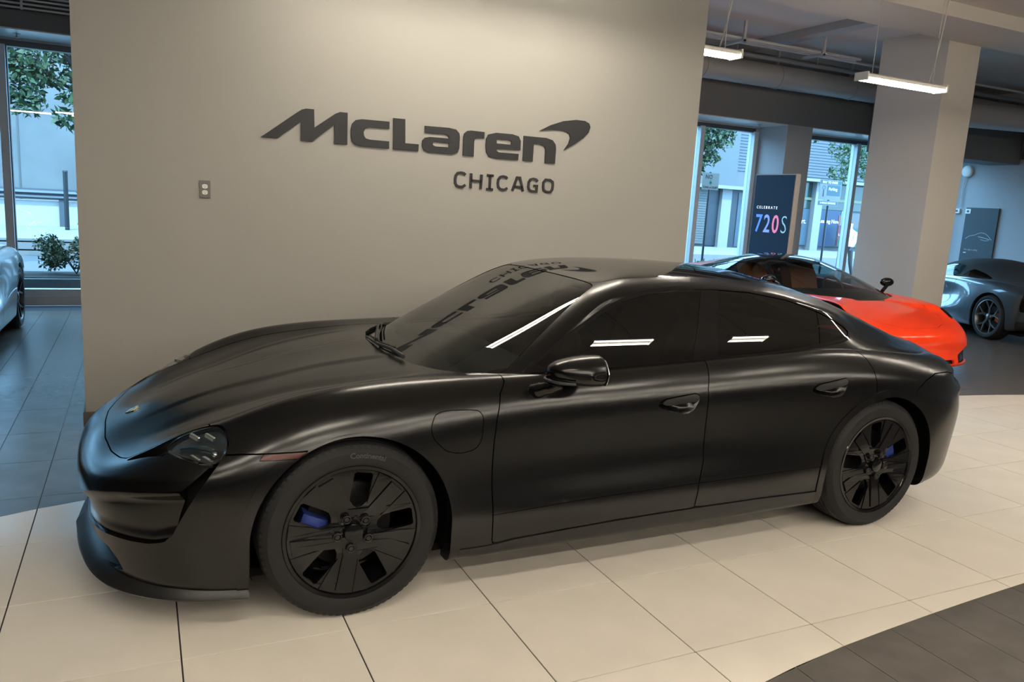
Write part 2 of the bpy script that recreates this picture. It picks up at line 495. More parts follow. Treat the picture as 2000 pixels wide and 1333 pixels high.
lamp(.98, 2.14, 2.08, 3.2, 'overhead tube lamp above the windscreen, out of frame and seen as its reflection')
lamp(2.30, 3.46, 2.08, 3.2, 'overhead tube lamp above the sedan roof, out of frame and seen as its reflection')
lamp(3.30, 3.98, -2.02, 3.2, 'overhead tube lamp reflected in the front side window, out of frame')
lamp(4.92, 5.42, -2.02, 3.2, 'overhead tube lamp reflected in the rear side window, out of frame')
lamp(-1.9, -.65, -2.02, 3.2, 'added tube lamp before the sedan nose, out of frame, brightening the near floor')  # added unseen lamp, lifts the floor ahead of the sedan
lamp(-.2, 1.05, -2.02, 3.2, 'added tube lamp beside the front wheel of the sedan, out of frame, brightening floor and fender')  # added likewise, for the near floor and the fender highlights
for x, y in ((5.5,.2), (7.3,.2), (9.1,.2), (10.9,.2)):  # added row out of view, brightens the right floor, column and coupe
    lamp(x, x+1.25, y, 3.3, 'added tube lamp right of the frame, brightening the far end of the white tiles')
for x, y in ((-3.4,-4.3), (-1.7,-4.3), (0,-4.3), (1.7,-4.3), (3.4,-4.3), (5.1,-4.3), (6.8,-4.3), (8.5,-4.3), (-1.5,-6.8), (.8,-6.8), (3.1,-6.8), (5.4,-6.8), (7.7,-6.8), (-.5,-8.3), (1.2,-8.3), (2.9,-8.3), (4.6,-8.3), (6.3,-8.3), (8.0,-8.3)):  # added rows out of view: general fill and highlights along the sedan's side
    lamp(x, x+1.25, y, 3.3, 'added tube lamp in a row behind the viewer, out of frame, for fill light')
# ---------------------------------------------------------------- lettering on the wall (x, z on the wall plane)
SIGN = {
  'M': ([(0.683, 2.0176), (0.9357, 2.2121), (0.963, 2.2308), (0.9917, 2.2398), (1.0484, 2.2404), (1.0524, 2.114), (1.2023, 2.2256), (1.2345, 2.24), (1.2895, 2.2391), (1.2913, 2.0144), (1.1968, 2.0131), (1.1946, 2.1457), (1.0383, 2.0152), (0.9587, 2.0149), (0.9575, 2.1451), (0.7948, 2.0173)], []),
  'c': ([(1.6035, 2.2063), (1.3934, 2.2046), (1.3498, 2.1942), (1.3239, 2.1664), (1.3155, 2.1249), (1.3165, 2.074), (1.3265, 2.039), (1.3509, 2.0179), (1.3912, 2.0096), (1.6066, 2.0098), (1.605, 2.0633), (1.4573, 2.064), (1.4274, 2.0705), (1.4136, 2.0887), (1.4103, 2.1141), (1.4205, 2.1368), (1.4483, 2.1521), (1.6051, 2.1545)], []),
  'L': ([(1.633, 2.2349), (1.7247, 2.2358), (1.7307, 2.0605), (1.8371, 2.0612), (1.8361, 2.0092), (1.6372, 2.0095)], []),
  'a': ([(1.8818, 2.2017), (2.0735, 2.2043), (2.136, 2.1964), (2.1642, 2.1691), (2.1686, 2.1397), (2.168, 2.0581), (2.1561, 2.0245), (2.1121, 2.0075), (1.9139, 2.0072), (1.8772, 2.0231), (1.8631, 2.054), (1.866, 2.0915), (1.8852, 2.1144), (1.9238, 2.123), (2.0801, 2.1241), (2.0733, 2.1438), (2.0434, 2.1533), (1.8838, 2.1515)], [[(1.9499, 2.0851), (1.9613, 2.0914), (2.0817, 2.0892), (2.0801, 2.0579), (1.9701, 2.0559), (1.9508, 2.0651)]]),
  'r': ([(2.1997, 2.1464), (2.2058, 2.1741), (2.2304, 2.1953), (2.2603, 2.2006), (2.3747, 2.1984), (2.3744, 2.1489), (2.3192, 2.1484), (2.294, 2.1353), (2.2904, 2.1158), (2.2916, 2.006), (2.2006, 2.006)], []),
  'e': ([(2.4752, 2.2016), (2.6167, 2.2028), (2.6733, 2.1908), (2.6948, 2.1561), (2.6962, 2.0844), (2.4853, 2.0804), (2.4864, 2.0624), (2.5073, 2.0529), (2.6821, 2.0536), (2.6805, 2.004), (2.4867, 2.0024), (2.4268, 2.0133), (2.3986, 2.0445), (2.3911, 2.0965), (2.3913, 2.1489), (2.4095, 2.1835)], [[(2.4811, 2.1523), (2.58, 2.155), (2.6089, 2.149), (2.613, 2.134), (2.6076, 2.1195), (2.483, 2.1206)]]),
  'n': ([(2.7209, 2.1991), (2.9251, 2.1995), (2.9843, 2.1858), (3.0135, 2.1538), (3.0195, 2.1183), (3.0183, 2.001), (2.9246, 2.0001), (2.9235, 2.1079), (2.9082, 2.1353), (2.8711, 2.1465), (2.8122, 2.1446), (2.8122, 2.0021), (2.7224, 2.0042)], []),
  's': ([(2.8604, 2.2521), (2.9588, 2.3049), (3.0727, 2.3467), (3.1897, 2.3677), (3.2757, 2.367), (3.3189, 2.3493), (3.3317, 2.3214), (3.3181, 2.2764), (3.2703, 2.2257), (3.1887, 2.1694), (3.0942, 2.114), (3.1339, 2.1708), (3.1472, 2.2182), (3.1346, 2.2475), (3.1044, 2.265), (3.0532, 2.272), (2.9615, 2.2682)], []),
}
SIGN2 = [
  ('C', [(2.2321, 1.8581), (2.2178, 1.8696), (2.1934, 1.8735), (2.1666, 1.8676), (2.151, 1.8473), (2.1464, 1.8167), (2.1492, 1.7893), (2.1606, 1.7706), (2.1836, 1.7636), (2.2108, 1.7652), (2.2344, 1.7805)]),
  ('H', [(2.2801, 1.8737), (2.2798, 1.7581)]),
  ('H', [(2.3695, 1.8699), (2.3663, 1.7562)]),
  ('H', [(2.2814, 1.8182), (2.3677, 1.8166)]),
  ('I', [(2.4162, 1.8673), (2.4741, 1.8669)]),
  ('I', [(2.4443, 1.8677), (2.4442, 1.7593)]),
  ('I', [(2.416, 1.759), (2.4741, 1.7582)]),
  ('K', [(2.5954, 1.852), (2.5819, 1.8639), (2.5562, 1.8679), (2.5313, 1.8607), (2.5167, 1.84), (2.5138, 1.8087), (2.5201, 1.7807), (2.5369, 1.766), (2.5626, 1.7618), (2.5831, 1.7659), (2.5999, 1.7783)]),
  ('A', [(2.6461, 1.7595), (2.6829, 1.8661), (2.7087, 1.8663), (2.7418, 1.7592)]),
  ('A', [(2.6618, 1.7919), (2.7315, 1.7917)]),
  ('G', [(2.8723, 1.8478), (2.8548, 1.8612), (2.8281, 1.8653), (2.8039, 1.858), (2.7906, 1.837), (2.7882, 1.7994), (2.7981, 1.7739), (2.8185, 1.765), (2.8648, 1.7647), (2.8667, 1.8098), (2.8353, 1.8094)]),
  ('O', [(2.9443, 1.8654), (2.9863, 1.8651), (3.011, 1.8506), (3.0144, 1.8274), (3.012, 1.7906), (2.9952, 1.7676), (2.9565, 1.7669), (2.9303, 1.7815), (2.9251, 1.8075), (2.9259, 1.8424), (2.9443, 1.8654)]),
]
M_SIGN = mat('black_sign_letters', (.012,.012,.014), .55)
M_SIGNE = mat('white_sign_edge', (.62,.60,.55), .6)
sign = empty('wall_sign', (2.0, 3.098, 1.9)); tag(sign, 'large black lettering with a swoosh over a smaller second line, fixed to the grey wall', 'sign')
def wp(u, v, t): return (u-2.0, -.0005-t, v-1.9)
for k, (poly, holes) in SIGN.items():
    q = MB(); q.prism(poly, 0, .012, wp, holes); q.build('swoosh' if k == 's' else 'letter', M_SIGN, sign)
def stroke_prism(q, pts, w, fn, d0, d1, closed=False):
    P = [np.array(p, float) for p in pts]; n = len(P); L, R = [], []
    for i in range(n):
        a = P[i]-P[i-1] if i > 0 else P[1]-P[0]; b = P[i+1]-P[i] if i < n-1 else P[-1]-P[-2]
        if closed and i in (0, n-1): a = P[-1]-P[-2]; b = P[1]-P[0]
        a = a/np.linalg.norm(a); b = b/np.linalg.norm(b); t = a+b; t /= np.linalg.norm(t); m = np.array([-t[1], t[0]])
        s = w/2/max(float(np.dot(m, np.array([-a[1], a[0]]))), .4)
        L.append(P[i]+m*s); R.append(P[i]-m*s)
    for i in range(n-1):
        q.prism([R[i], R[i+1], L[i+1], L[i]], d0, d1, fn)
letters = {}
for k, pts in SIGN2: letters.setdefault(k, []).append(pts)
for k in letters:
    q = MB()
    for pts in letters[k]: stroke_prism(q, pts, .0195, wp, 0, .010, pts[0] == pts[-1])
    q.build('small_letter', M_SIGN, sign)
# power socket low on the wall
out = empty('wall_outlet', (.3141, 3.098, 1.6355)); tag(out, 'steel double power outlet plate on the grey wall left of the lettering', 'outlet')
MB().bbox(-.0355, .0355, -.008, -.0003, -.0605, .0605, .004).build('cover_plate', mat('brushed_steel_plate', (.12,.112,.105), .38, .4), out)
for dz in (.0205, -.0205):
    rc = MB(); rc.prism(round_poly([(-.0172,-.010),(-.0172,.010),(-.008,.0145),(.008,.0145),(.0172,.010),(.0172,-.010),(.008,-.0145),(-.008,-.0145)], .006, 3), .008, .0105, lambda u, v, t: (u, -t, v+dz)); rc = rc.build('receptacle', M_WHITE, out)
    for dx in (-.0065, .0065): MB().box(dx-.0014, dx+.0014, -.0112, -.0104, dz-.001, dz+.008).build('slot', M_BLACK, rc)
    MB().prism([(.003*math.cos(a), .003*math.sin(a)) for a in np.linspace(0, 6.283, 9)[:-1]], .0104, .0112, lambda u, v, t: (u, -t, v+dz-.007)).build('ground_hole', M_BLACK, rc)

# ---------------------------------------------------------------- black sedan: body surfaces
# car space: x back from the front axle, w outward from the centre line, z up.
def sedan_lower():
    side = {  # x : (w, z) of rows r0..r9
     -0.42: [(.80,.150),(.905,.160),(.932,.25),(.940,.35),(.944,.45),(.945,.54),(.938,.62),(.905,.690),(.835,.750),(.725,.800)],
     -0.20: [(.82,.160),(.925,.170),(.950,.26),(.956,.36),(.960,.47),(.961,.57),(.956,.665),(.928,.755),(.860,.832),(.738,.878)],
      0.10: [(.82,.165),(.930,.175),(.952,.27),(.958,.37),(.962,.48),(.963,.59),(.958,.695),(.932,.790),(.868,.872),(.748,.921)],
      0.40: [(.84,.165),(.930,.178),(.952,.28),(.956,.38),(.946,.50),(.943,.61),(.944,.715),(.926,.805),(.872,.885),(.772,.932)],
      0.75: [(.84,.168),(.940,.180),(.957,.28),(.963,.383),(.936,.50),(.929,.62),(.936,.730),(.924,.820),(.884,.890),(.805,.938)],
      1.20: [(.84,.170),(.942,.182),(.960,.285),(.967,.387),(.932,.51),(.926,.63),(.937,.745),(.927,.832),(.890,.900),(.818,.950)],
      1.65: [(.84,.170),(.942,.184),(.960,.285),(.968,.390),(.933,.52),(.928,.64),(.941,.755),(.932,.842),(.896,.912),(.824,.968)],
      2.10: [(.84,.170),(.942,.186),(.959,.290),(.967,.392),(.940,.52),(.938,.645),(.951,.762),(.942,.852),(.904,.930),(.828,.990)],
      2.50: [(.84,.170),(.935,.188),(.952,.290),(.966,.395),(.956,.53),(.959,.650),(.967,.768),(.956,.862),(.912,.946),(.832,1.006)],
      2.80: [(.84,.170),(.940,.190),(.960,.290),(.970,.400),(.974,.53),(.978,.650),(.979,.768),(.963,.862),(.912,.942),(.830,.992)],
      3.10: [(.84,.170),(.940,.195),(.962,.300),(.972,.405),(.978,.53),(.980,.645),(.975,.760),(.952,.850),(.893,.922),(.800,.965)],
      3.35: [(.83,.180),(.925,.205),(.950,.310),(.960,.410),(.966,.53),(.968,.635),(.957,.742),(.925,.828),(.858,.895),(.755,.935)],
    }
    # the hood / deck behind row r9: (x, w, z) of r10, r11, r12
    top = {
     -0.42: [(-.36,.590,.779),(-.26,.30,.808),(-.10,0,.840)],
     -0.20: [(-.16,.605,.838),(-.08,.31,.857),( .06,0,.872)],
      0.10: [( .12,.620,.882),( .15,.32,.893),( .22,0,.893)],
      0.40: [( .40,.640,.912),( .41,.33,.918),( .42,0,.922)],
      0.75: [( .75,.68,.915),( .75,.35,.92),( .75,0,.93)],
    }
    front = [ # columns c0..c4, rows r0..r12 as (x, w, z)
     [(-.880,0,.165),(-.935,0,.175),(-.955,0,.250),(-.968,0,.335),(-.985,0,.415),(-.992,0,.480),(-.982,0,.540),(-.943,0,.582),(-.892,0,.607),(-.838,0,.628),(-.775,0,.655),(-.700,0,.686),(-.610,0,.714)],
     [(-.860,.26,.165),(-.918,.28,.175),(-.938,.28,.250),(-.952,.28,.335),(-.972,.28,.415),(-.980,.28,.480),(-.969,.275,.540),(-.922,.265,.578),(-.864,.25,.602),(-.802,.235,.624),(-.732,.19,.654),(-.640,.11,.702),(-.520,0,.742)],
     [(-.800,.50,.163),(-.868,.54,.173),(-.892,.545,.250),(-.908,.545,.335),(-.926,.545,.415),(-.932,.540,.480),(-.916,.525,.545),(-.856,.50,.584),(-.793,.475,.614),(-.724,.440,.640),(-.645,.35,.674),(-.540,.19,.734),(-.420,0,.769)],
     [(-.690,.66,.158),(-.775,.715,.168),(-.802,.725,.250),(-.818,.728,.335),(-.832,.730,.415),(-.832,.728,.490),(-.806,.712,.565),(-.752,.676,.626),(-.690,.630,.668),(-.622,.575,.700),(-.545,.460,.712),(-.440,.245,.762),(-.320,0,.793)],
     [(-.560,.75,.153),(-.620,.842,.163),(-.645,.862,.250),(-.655,.868,.350),(-.662,.872,.440),(-.655,.873,.530),(-.630,.862,.610),(-.590,.820,.676),(-.545,.756,.722),(-.505,.675,.758),(-.445,.540,.748),(-.350,.280,.784),(-.210,0,.817)],
    ]
    rear = [ # columns c17..c21
     [(3.50,.80,.200),(3.53,.875,.220),(3.545,.895,.320),(3.555,.905,.420),(3.56,.915,.530),(3.56,.920,.630),(3.55,.905,.730),(3.545,.870,.815),(3.54,.810,.876),(3.54,.700,.917),(3.54,.55,.92),(3.54,.3,.93),(3.54,0,.93)],
     [(3.62,.69,.205),(3.68,.765,.225),(3.705,.785,.325),(3.708,.795,.430),(3.712,.806,.530),(3.705,.815,.620),(3.69,.810,.715),(3.695,.787,.796),(3.68,.740,.857),(3.67,.650,.897),(3.66,.5,.90),(3.66,.28,.91),(3.66,0,.91)],
     [(3.73,.50,.205),(3.80,.560,.225),(3.835,.585,.325),(3.865,.600,.430),(3.885,.62,.530),(3.88,.630,.620),(3.845,.635,.710),(3.825,.620,.785),(3.81,.585,.840),(3.80,.52,.875),(3.78,.42,.89),(3.77,.24,.90),(3.77,0,.90)],
     [(3.79,.25,.205),(3.87,.290,.225),(3.91,.300,.325),(3.94,.305,.430),(3.955,.31,.530),(3.945,.315,.620),(3.90,.32,.710),(3.88,.31,.785),(3.865,.29,.840),(3.85,.26,.875),(3.83,.2,.89),(3.82,.12,.90),(3.82,0,.90)],
     [(3.80,0,.205),(3.88,0,.225),(3.93,0,.325),(3.96,0,.430),(3.97,0,.530),(3.96,0,.620),(3.91,0,.710),(3.89,0,.785),(3.875,0,.840),(3.86,0,.875),(3.85,0,.89),(3.84,0,.90),(3.83,0,.90)],
    ]
    net = [list(c) for c in front]
    for x in sorted(side):
        col = [(x, w, z) for w, z in side[x]]
        w9, z9 = side[x][9]
        col += top.get(x, [(x, w9*.80, z9-.03), (x, w9*.4, z9-.04), (x, 0, z9-.04)])
        net.append(col)
    net += rear
    return np.array(net, float)

def sedan_cabin():
    rows = [ # columns h0.., rows g0 (base) .. g7 (roof centre) as (x, w, z)
     [(.300,0,.895),(.430,0,.950),(.680,0,1.073),(.950,0,1.198),(1.200,0,1.298),(1.36,0,1.345),(1.54,0,1.370),(1.74,0,1.381)],
     [(.325,.25,.892),(.450,.248,.947),(.695,.24,1.070),(.960,.23,1.195),(1.203,.215,1.295),(1.37,.185,1.342),(1.55,.12,1.369),(1.76,0,1.382)],
     [(.410,.50,.885),(.530,.49,.940),(.752,.475,1.060),(.996,.455,1.183),(1.213,.435,1.284),(1.39,.375,1.336),(1.57,.235,1.367),(1.79,0,1.383)],
     [(.540,.68,.880),(.640,.685,.931),(.835,.660,1.049),(1.048,.625,1.168),(1.228,.592,1.264),(1.405,.510,1.326),(1.60,.32,1.364),(1.82,0,1.383)],
     [(.665,.800,.890),(.742,.785,.937),(.912,.744,1.043),(1.108,.696,1.157),(1.285,.650,1.250),(1.45,.545,1.320),(1.65,.34,1.363),(1.87,0,1.383)],
     [(.860,.820,.900),(.900,.802,.945),(1.04,.752,1.048),(1.210,.702,1.156),(1.385,.654,1.256),(1.55,.545,1.324),(1.73,.345,1.363),(1.93,0,1.383)],
     [(1.20,.832,.910),(1.20,.812,.955),(1.27,.757,1.062),(1.40,.701,1.176),(1.54,.648,1.274),(1.67,.542,1.328),(1.83,.34,1.363),(2.01,0,1.381)],
     [(1.60,.838,.925),(1.60,.818,.970),(1.63,.759,1.082),(1.69,.699,1.198),(1.77,.646,1.288),(1.87,.535,1.329),(1.99,.335,1.358),(2.14,0,1.376)],
     [(2.00,.842,.945),(2.00,.822,.990),(2.01,.764,1.095),(2.03,.705,1.202),(2.06,.653,1.284),(2.12,.527,1.319),(2.20,.32,1.347),(2.30,0,1.365)],
     [(2.35,.846,.965),(2.35,.825,1.008),(2.35,.773,1.092),(2.355,.718,1.182),(2.37,.660,1.257),(2.40,.515,1.292),(2.44,.315,1.322),(2.49,0,1.341)],
     [(2.68,.860,.965),(2.68,.825,1.008),(2.68,.776,1.062),(2.68,.715,1.128),(2.68,.637,1.193),(2.69,.500,1.240),(2.70,.31,1.273),(2.72,0,1.294)],
     [(2.95,.868,.935),(2.95,.815,.985),(2.95,.735,1.026),(2.95,.650,1.079),(2.95,.568,1.135),(2.95,.475,1.176),(2.95,.30,1.209),(2.95,0,1.228)],
     [(3.20,.845,.905),(3.20,.785,.952),(3.20,.700,.980),(3.20,.615,1.018),(3.20,.532,1.064),(3.20,.442,1.098),(3.20,.28,1.126),(3.20,0,1.142)],
     [(3.45,.790,.870),(3.45,.725,.920),(3.45,.650,.938),(3.45,.570,.962),(3.45,.490,.992),(3.45,.405,1.018),(3.45,.25,1.036),(3.45,0,1.046)],
     [(3.64,.700,.850),(3.64,.650,.893),(3.64,.590,.910),(3.64,.520,.926),(3.64,.450,.944),(3.64,.370,.960),(3.64,.23,.972),(3.64,0,.978)],
     [(3.78,.600,.830),(3.79,.560,.868),(3.795,.510,.885),(3.80,.46,.898),(3.81,.40,.912),(3.82,.33,.924),(3.83,.2,.934),(3.84,0,.940)],
    ]
    A = np.array(rows, float)
    return A

def sedan_cabin_grid(su, sv):
    """the cabin surface, its side glass pressed onto one gently convex sheet"""
    S, N = bspline_grid(sedan_cabin(), su, sv, True, True, False)
    U, V, _ = S.shape
    u, v = np.meshgrid(np.arange(U)/su, np.arange(V)/sv, indexing='ij')
    st = lambda a, b, t: (lambda q: q*q*(3-2*q))(np.clip((t-a)/(b-a), 0, 1))
    wt = st(3.75, 4.45, u)*(1-st(9.0, 11.0, u))*st(.3, .9, v)*(1-st(3.6, 4.5, v))
    X = S[..., 0]-1.7; Z = S[..., 2]-.96
    w = .8265+.0385*X-.010*X*X-.47*Z-.30*Z*Z
    S = S.copy(); S[..., 1] = S[..., 1]*(1-wt)+w*wt
    n = -np.cross(np.gradient(S, axis=0), np.gradient(S, axis=1)); n /= np.maximum(np.linalg.norm(n, axis=-1, keepdims=True), 1e-9)
    return S, n

def sedan_lower_grid(su, sv):
    """lower body with the two soft hood creases and the valleys beside the fenders"""
    S, N = bspline_grid(sedan_lower(), su, sv, True, True, True)
    v = np.broadcast_to(np.arange(S.shape[1])/sv, S.shape[:2])
    st = lambda a, b, t: (lambda q: q*q*(3-2*q))(np.clip((t-a)/(b-a), 0, 1))
    x, w = S[..., 0], S[..., 1]
    fade = st(-.80, -.50, x)*(1-st(.20, .45, x))*st(8.6, 9.4, v)
    wa = .17+.05*np.clip((x+.2)/.5, -.3, 1); wb = np.interp(x, [-.6, -.4, -.2, 0, .2, .4], [.40, .42, .48, .545, .585, .60])
    dz = fade*(.0075*st(.035, -.012, w-wa)-.0075*np.exp(-((w-wb)/.055)**2))
    S = S.copy(); S[..., 2] += dz
    back = st(3.50, 3.72, x)*(v < 8.9)                 # undercut below the rear deck, shoulder of the bumper
    zz = S[..., 2]; d = back*(-.030*np.exp(-((zz-.800)/.020)**2)+.012*np.exp(-((zz-.735)/.030)**2))
    S = S+N*np.array([1, 1, .3])*d[..., None]
    n = -np.cross(np.gradient(S, axis=0), np.gradient(S, axis=1)); n /= np.maximum(np.linalg.norm(n, axis=-1, keepdims=True), 1e-9)
    return S, n
# ---------------------------------------------------------------- car building tools
def local(V, ox):                      # car space -> local space of the car's empty
    V = np.asarray(V, float); return np.stack([V[:, 0]-ox, -V[:, 1], V[:, 2]], 1)

class Car:
    def __init__(self, root, ox): self.root = root; self.ox = ox
    def mesh_obj(self, name, V, N, T_, material, parent=None):
        me = bpy.data.meshes.new(name); me.from_pydata(V.tolist(), [], T_.tolist())
        me.polygons.foreach_set('use_smooth', [True]*len(me.polygons)); me.materials.append(material); me.update()
        me.normals_split_custom_set_from_vertices(N.tolist())
        return link(name, me, parent or self.root)
    def panel(self, name, m, material, lip=.012, parent=None, off=0.0, sides='both', merge=False):
        """m: half mesh in car space. sides both -> two objects; merge -> one object over the centre line"""
        if len(m['t']) == 0: return None
        V, N, T_ = m['v']+m['n']*off, m['n'], m['t']
        if lip:
            E = boundary_loops(T_)
            lv, ln, lt = [], [], []
            b = len(V)
            for i, j in E:
                if abs(V[i, 1]) < 1e-4 and abs(V[j, 1]) < 1e-4: continue
                e = V[j]-V[i]; nn = N[i]+N[j]
                o = -np.cross(e, nn); o /= max(np.linalg.norm(o), 1e-9)
                k = b+len(lv)
                lv += [V[i], V[j], V[j]-N[j]*lip, V[i]-N[i]*lip]; ln += [-o]*4 if False else [o]*4
                lt += [(k+1, k, k+3), (k+1, k+3, k+2)]
            if lv: V = np.concatenate([V, lv]); N = np.concatenate([N, ln]); T_ = np.concatenate([T_, np.array(lt)])
        near = (local(V, self.ox), N*np.array([1, -1, 1]), T_)
        far = (near[0]*np.array([1, -1, 1]), near[1]*np.array([1, -1, 1]), T_[:, ::-1])
        if merge:
            n0 = len(near[0])
            return [self.mesh_obj(name, np.concatenate([near[0], far[0]]), np.concatenate([near[1], far[1]]), np.concatenate([near[2], far[2]+n0]), material, parent)]
        out = []
        if sides in ('both', 'near'): out.append(self.mesh_obj(name, *near, material, parent if not isinstance(parent, list) else parent[0]))
        if sides in ('both', 'far'): out.append(self.mesh_obj(name, *far, material, parent if not isinstance(parent, list) else parent[1]))
        return out
    def P(self, x, w, z): return (x-self.ox, -w, z)

def arch_field(V, cx, cz, r):
    """positive outside a wheel opening"""
    d = np.hypot(V[:, 0]-cx, V[:, 2]-cz)
    d = np.where(V[:, 2] < cz, np.abs(V[:, 0]-cx), d)
    return d-r

# ---------------------------------------------------------------- wheel, shared by look
M_RUBBER = mat('tyre_rubber', (.013,.013,.0135), .62, spec=.3, bump=.08, bscale=90)
M_GLOSSBLK = mat('gloss_black_alloy', (.004,.004,.0045), .10, spec=.38)
M_BRAKE = mat('brake_disc_steel', (.035,.034,.033), .4, .8)
M_BLUECAL = mat('blue_caliper_paint', (.025,.045,.19), .3, spec=.5)
M_CHROME = mat('bright_metal', (.6,.58,.55), .2, 1.0)

def wheel_shell(car, cx, w_out, R, width, rim_r, parent, depth_in=.0):
    """tyre: rounded shoulders, grooved tread; axle along w. fn maps (radial plane, w)"""
    fn = lambda a, b, h: car.P(cx+a, w_out-h, R+b)
    sw = width; rs = R-rim_r
    prof = [(rim_r-.012, .012), (rim_r+.006, .004), (rim_r+rs*.30, -.002), (rim_r+rs*.62, .000), (R-.022, .010), (R-.008, .022), (R-.002, .040),
            (R, .055)]
    g = []
    for k in range(4):
        h = .055+(sw-.11)*(k+.5)/4
        g += [(R, h-.006), (R-.007, h-.004), (R-.007, h+.004), (R, h+.006)]
    prof += g+[(R, sw-.055), (R-.004, sw-.03), (R-.022, sw-.010), (rim_r+.02, sw), (rim_r-.012, sw-.012)]
    q = MB(); q.lathe(prof, 72, lambda a, b, h: fn(a, b, h), True)
    t = q.build('tyre', M_RUBBER, parent, auto=35)
    # tread blocks at the outer shoulder
    s = MB()
    for k in range(80):
        a = 2*math.pi*k/80; da = .022
        vs = []
        for (r, h) in ((R-.022, .0095), (R-.008, .0215), (R-.0015, .044)):
            for sgn in (-1, 1):
                aa = a+sgn*da+.5*(h-.02); vs.append(fn((r+.0007)*math.cos(aa), (r+.0007)*math.sin(aa), h-.0006))
        s.add(vs, [(0,2,3,1),(2,4,5,3)])
    tb = s.build('tread_blocks', M_RUBBER, t); tb['kind'] = 'stuff'
    return t, fn

def rim_aero(car, cx, w_out, R, rim_r, parent, rot):
    """five wide blades, five slots, one flat spoke down the middle of each blade"""
    fn = lambda a, b, h: car.P(cx+a, w_out-h, R+b)
    rim = MB()
    rim.lathe([(rim_r-.002,.012),(rim_r+.004,.006),(rim_r+.001,.001),(rim_r-.012,.004),(rim_r-.018,.014),(rim_r-.022,.05),(rim_r-.04,.12),(rim_r-.03,.19),(rim_r,.205)], 72, fn)
    r0 = rim.build('rim', M_GLOSSBLK, parent, auto=40)
    face = MB(); ribs = MB()
    Ro = rim_r-.010
    hface = lambda r: .012+.022*(1-min(r/Ro, 1))**1.2 if r > .06 else .018
    def pt(r, a): return (r*math.cos(a), r*math.sin(a))
    def rot2(p, a): return (p[0]*math.cos(a)-p[1]*math.sin(a), p[0]*math.sin(a)+p[1]*math.cos(a))
    W = .0375                                       # half width of a slot
    loop = []; slots = []
    for k in range(5):
        a = rot+k*2*math.pi/5
        s = [(.096,0),(.104,-W*.45),(.128,-W),(Ro-.026,-W),(Ro-.018,-W*.8),(Ro-.018,W*.8),(Ro-.026,W),(.128,W),(.104,W*.45)]
        slots.append([rot2(p, a) for p in s])
    circ = [pt(Ro, 2*math.pi*k/90) for k in range(90)]
    face.prism(circ, 0.0, 1.0, lambda u, v, t: fn(u, v, hface(math.hypot(u, v))+(.018 if t == 0 else 0)), holes=slots)
    f0 = face.build('wheel_face', M_GLOSSBLK, r0)
    me = f0.data
    # spoke, blade edges, pocket ribs
    for k in range(5):
        a = rot+(k+.5)*2*math.pi/5
        q = MB()
        def slab(poly, h0, h1):
            q.prism(poly, 0.0, 1.0, lambda u, v, t: fn(u, v, hface(math.hypot(u, v))-(h0 if t == 0 else h1)))
        sp = [(.050,-.034),(.10,-.022),(Ro-.02,-.031),(Ro-.02,.031),(.10,.022),(.050,.034)]
        slab([rot2(p, a) for p in densify(sp, 5)], -.004, .0075)
        for sg in (-1, 1):
            bl = [(.115, sg*.040), (Ro-.012, sg*.040), (Ro-.026, sg*.098), (.150, sg*.0605)]
            if sg < 0: bl = bl[::-1]
            slab([rot2(p, a) for p in densify(bl, 5)], -.004, .0045)
        q.build('spoke', M_GLOSSBLK, r0)
    # bolts and cap
    for k in range(5):
        a = rot+(k+.5)*2*math.pi/5
        q = MB(); c = pt(.065, a)
        q.lathe([(.0175,.006),(.0175,-.000),(.0145,-.002),(.0145,.010)], 14, lambda x, y, h: fn(c[0]+x, c[1]+y, h))
        q.lathe([(.0001,.001),(.009,.001),(.0105,.003),(.0105,.012)], 6, lambda x, y, h: fn(c[0]+x, c[1]+y, h), False)
        q.build('wheel_bolt', M_BLACK, r0)
    q = MB(); q.lathe([(.0001,-.002),(.030,-.0015),(.036,.001),(.038,.006),(.038,.022)], 36, fn); q.build('centre_cap', M_GLOSSBLK, r0, auto=40)
    return r0

def brakes(car, cx, w_out, R, parent, front=True):
    fn = lambda a, b, h: car.P(cx+a, w_out-h, R+b)
    q = MB(); q.lathe([(.07,.105),(.175,.105),(.178,.108),(.178,.132),(.175,.135),(.07,.135)], 60, fn); q.build('brake_disc', M_BRAKE, parent, auto=40)
    q = MB(); q.lathe([(.0001,.055),(.062,.056),(.072,.066),(.074,.11)], 40, fn); q.build('brake_hub', M_BLACK, parent, auto=40)
    q = MB(); sgn = -1 if front else 1
    a0 = math.pi-.42 if front else -.30
    prof = [(.098,.060),(.112,.050),(.185,.050),(.200,.060),(.200,.13),(.098,.13)]
    q.lathe(prof, 14, fn, True, True, a0+.0, a0+.95)
    for a in (a0, a0+.95):
        q.add([fn(r*math.cos(a), r*math.sin(a), h) for r, h in prof], [tuple(range(6))])
    q.build('brake_caliper', M_BLUECAL, parent, auto=40)

# ---------------------------------------------------------------- black sedan
M_SATIN = mat('satin_black_wrap', (.0025,.0025,.0024), .225, spec=.44, ior=1.5)
M_SATINT = mat('satin_black_trim', (.010,.010,.010), .38, spec=.5)
M_PIANO = mat('gloss_black_trim', (.004,.004,.0045), .045, spec=.5)
M_VOID = mat('underbody_black', (.004,.004,.004), .8, spec=.1)
M_TINT = glass_mat('dark_tinted_glass', (.045,.05,.05), .0, ior=1.6)
M_SCREEN = glass_mat('windscreen_glass', (.30,.34,.33), .0, ior=2.0)
M_ROOF = mat('gloss_black_roof', (.004,.004,.004), .04, spec=.9, ior=1.9)
M_LENS = glass_mat('headlight_lens', (.80,.86,.88), .25)

